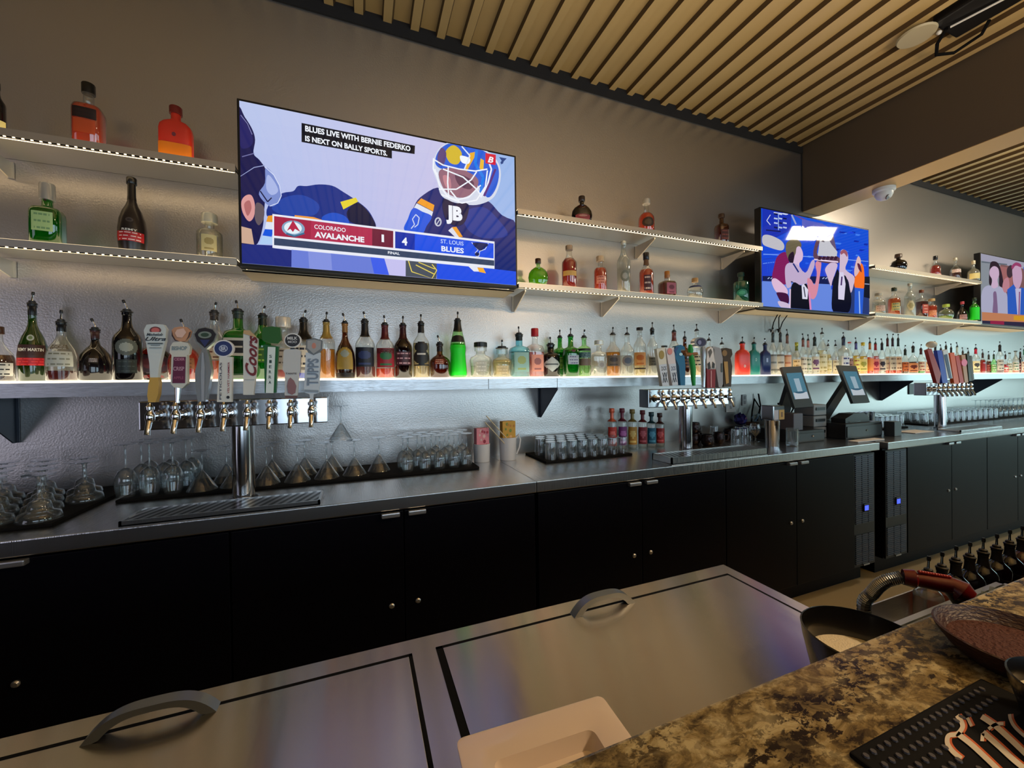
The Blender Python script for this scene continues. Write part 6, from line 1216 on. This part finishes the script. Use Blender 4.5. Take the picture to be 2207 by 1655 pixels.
bowl(0.885, 0.456, zc, 0.100, 0.108, BKB, SALT, 0.055, 'glossy black bowl with pale salt behind the granite edge')
bowl(0.830, 0.250, ZG+0.0006, 0.084, 0.032, BRB, CHILI, 0.016, 'dark brown oval bowl of red chili seasoning on the granite bar')
bowl(0.706, 0.168, ZG+0.0066, 0.055, 0.050, BKB, SALT, 0.028, 'black bowl of white salt at the lower right corner')
bm2 = thing('rubber_bar_mat', (0.70, 0.14, ZG), 'black studded rubber bar mat with white script lettering on the granite', 'bar mat')
MB().bbox((0.462, -0.10, ZG+0.0005), (0.730, 0.253, ZG+0.006), 0.002).build('mat_base', RUBBER, bm2, world=True)
m = MB(); nb_ = pmat('rubber_studs', K(72, 70, 74), 0.5)
for i in range(42):
    for j in range(18):
        x = 0.472+0.0122*i+(0.006 if j % 2 else 0); y = 0.243-0.0122*j
        if x > 0.708 or (x > 0.56 and 0.226 > y) or (x > 0.53 and y < 0.19): continue
        m.lathe([(0.0031, 0), (0.0027, 0.0018)], 7, (x, y, ZG+0.006), cap0=False)
o = m.build('studs', nb_, bm2, world=True); o['kind'] = 'stuff'
def ribbon(mb, pts, w, z, n=6, dx=0.0):
    P = []
    pts = [Vector(p) for p in pts]
    for i in range(len(pts)-1):
        a, b, c, d_ = pts[max(i-1, 0)], pts[i], pts[i+1], pts[min(i+2, len(pts)-1)]
        for q in range(n): t_ = q/n; P.append(0.5*((2*b)+(c-a)*t_+(2*a-5*b+4*c-d_)*t_*t_+(3*b-a-3*c+d_)*t_**3))
    P.append(pts[-1]); L_, R_ = [], []
    for i, p in enumerate(P):
        t_ = (P[min(i+1, len(P)-1)]-P[max(i-1, 0)]).normalized(); nn = Vector((-t_.y, t_.x))*w/2
        for s_, lst in ((1, L_), (-1, R_)):
            v = p+nn*s_; q = at(1990+(v.x+dx)/7.696, 1440+v.y/7.696, Z=z); lst.append((q.x, q.y, z))
    for i in range(len(P)-1): mb.poly([L_[i], L_[i+1], R_[i+1], R_[i]])
m = MB()
STR = [([(560, 780), (625, 870), (650, 980), (560, 1090), (420, 1120), (400, 1240), (480, 1370), (630, 1500)], 80), ([(560, 1080), (780, 1250), (1000, 1450), (1260, 1700)], 88), ([(730, 820), (770, 900), (800, 960)], 50),
       ([(990, 1060), (1250, 1290), (1500, 1520), (1750, 1720)], 92), ([(985, 1080), (975, 1210)], 60), ([(965, 800), (1200, 960), (1500, 1230), (1800, 1520)], 92), ([(1080, 1010), (1200, 930), (1330, 920)], 56), ([(1430, 760), (1450, 860), (1540, 1000), (1800, 1230)], 52)]
for pts_, w2 in STR:
    m.col(K(200, 96, 44)); ribbon(m, pts_, w2+26, ZG+0.0066, dx=26)
for pts_, w2 in STR:
    m.col(K(214, 204, 186)); ribbon(m, pts_, w2, ZG+0.0072)
m.build('lettering', PRINT, bm2, world=True)
# underbar ice well, soda gun, speed rail
w_ = thing('ice_well', (1.35, 0.48, 0.0), 'steel underbar ice well right of the chest cooler', 'ice well')
m = MB()
for q in ((1.14, .375, 1.155, .62), (1.885, .375, 1.90, .62), (1.14, .375, 1.90, .39), (1.14, .605, 1.90, .62)): m.box((q[0], q[1], 0.35), (q[2], q[3], H-0.66))
m.box((1.14, .375, 0.34), (1.90, .62, 0.36)); m.box((1.14, .42, 0.002), (1.17, .45, 0.35)).box((1.87, .42, 0.002), (1.90, .45, 0.35)); m.build('well_tank', STEELV, w_, world=True)
ICE = gmat('ice', (0.9, 0.94, 0.95, 1), 0.35, K(220, 224, 214), edge=0.4)
m = MB(); ri = random.Random(8)
for i in range(420):
    c = Vector((ri.uniform(1.17, 1.87), ri.uniform(.40, .595), H-0.70+ri.uniform(0, .035))); s_ = ri.uniform(.008, .014); rot = Matrix.Rotation(ri.uniform(0, 6), 4, Vector((ri.random(), ri.random(), ri.random())).normalized())
    n0 = len(m.v); m.box((-s_, -s_, -s_*.8), (s_, s_, s_*.8))
    for k_ in range(n0, len(m.v)): m.v[k_] = tuple(rot @ Vector(m.v[k_])+c)
o = m.build('crushed_ice', ICE, smooth=None); tag(o, 'heap of clear ice in the steel well', 'ice'); o['kind'] = 'stuff'
sg_ = thing('soda_gun', (1.165, 0.47, H-0.52), 'red soda gun with ribbed steel hose hanging behind the granite', 'soda gun')
A0 = at(1946, 1243, Z=H-0.455); A1 = at(2050, 1262, Z=H-0.455); A2 = at(2096, 1290, Z=H-0.47)
RG = pmat('dark_red_plastic', K(86, 12, 15), 0.3, coat=0.2)
m = MB(); m.tube([A0, A0+(A1-A0)*.25, A0+(A1-A0)*.3, A1, A1+(A2-A1)*.5, A2], [0.017, 0.020, 0.015, 0.018, 0.024, 0.014], 14); m.build('grip', RG, sg_, world=True, smooth=35)
m = MB()
for i in range(12):
    c = A0+(A1-A0)*(0.32+0.055*i); m.ball((c.x, c.y-0.003, c.z+0.0185), 0.004, 8)
m.build('buttons', pmat('red_buttons', K(150, 40, 40), 0.3), sg_, world=True, smooth=60)
m = MB().tube([A1+Vector((0, 0, -.008)), A1+Vector((.006, -.012, -.028)), A2+Vector((0, 0, -.022))], [0.014, 0.016, 0.009], 12); m.build('nozzle', DARKER, sg_, world=True, smooth=40)
hp = [Vector((1.16, 0.575, H-0.70)), at(1862, 1312, Y=0.575), at(1880, 1278, Y=0.56), at(1906, 1254, Y=0.54), A0]
def crv(P, n):
    out = []
    for i in range(len(P)-1):
        p0, p1, p2, p3 = P[max(i-1, 0)], P[i], P[i+1], P[min(i+2, len(P)-1)]
        for q in range(n): t_ = q/n; out.append(0.5*((2*p1)+(p2-p0)*t_+(2*p0-5*p1+4*p2-p3)*t_*t_+(3*p1-p0-3*p2+p3)*t_**3))
    return out+[P[-1]]
pts = crv(hp, 22); MB().tube(pts, [0.0140 if i % 2 else 0.0122 for i in range(len(pts))], 12).build('hose', pmat('ribbed_steel', (0.32, 0.33, 0.34, 1), 0.3, 1.0), sg_, world=True, smooth=20)
rail = thing('speed_rail', (1.6, 0.42, H-0.78), 'steel speed rail holding dark bottles behind the granite bar', 'speed rail')
m = MB()
m.box((1.16, .640, H-0.80), (2.4, .735, H-0.79)).box((1.16, .731, H-0.80), (2.4, .735, H-0.70)).box((1.16, .640, H-0.80), (2.4, .644, H-0.72)).box((1.16, .640, H-0.80), (1.164, .735, H-0.70)).box((2.396, .640, H-0.80), (2.4, .735, H-0.70))
m.box((1.20, .625, H-0.80), (1.23, .639, H-0.72)).box((1.80, .625, H-0.80), (1.83, .639, H-0.72)); m.build('rail_trough', STEELV, rail, world=True)
ZR = H-0.789
def rb_(px, Y, top, c, lq, lb):
    x = at(px, top, Y=Y).x; zt = at(px, top, Y=Y).z; t_ = thing('rail_bottle', (x, Y, ZR), lb, 'bottle'); hh = zt-ZR; P = [(r_*0.036, z_*hh) for r_, z_ in PROF['std']]
    MB().lathe(P, 24, cap1=lq is None).build('glass_body', GL[c], t_, smooth=50)
    if lq: MB().lathe([(r_*0.034, z_*hh+0.003) for r_, z_ in PROF['std'] if z_ < .6], 24).build('liquor', LQ[lq], t_, smooth=50)
    MB().lathe([(r_*0.036+.001, z_*hh) for r_, z_ in PROF['std'] if z_ >= .78], 20, cap0=False, cap1=False).build('neck_foil', cmat((20, 18, 20)), t_, smooth=50); pourer(t_, hh, 0.0135, 0.3)
for px, top, c, lq, lb in ((2001, 1236, 'cl', 'cl', 'clear rail bottle behind the soda gun, left one'), (2030, 1226, 'cl', 'am', 'clear rail bottle with amber liquor behind the soda gun, right one'), (2060, 1212, 'dk', 'dr', 'dark ridged rail bottle, first right of the soda gun'), (2090, 1203, 'bk', None, 'black rail bottle, second right of the soda gun'),
    (2119, 1193, 'bk', None, 'black rail bottle, third right of the soda gun'), (2148, 1184, 'dk', 're', 'dark red rail bottle, fourth right of the soda gun'), (2176, 1174, 'dk', 'dr', 'dark red rail bottle, fifth right of the soda gun'), (2203, 1165, 'br', 'am', 'brown rail bottle at the right picture edge')):
    rb_(px, 0.688, top, c, lq, lb)
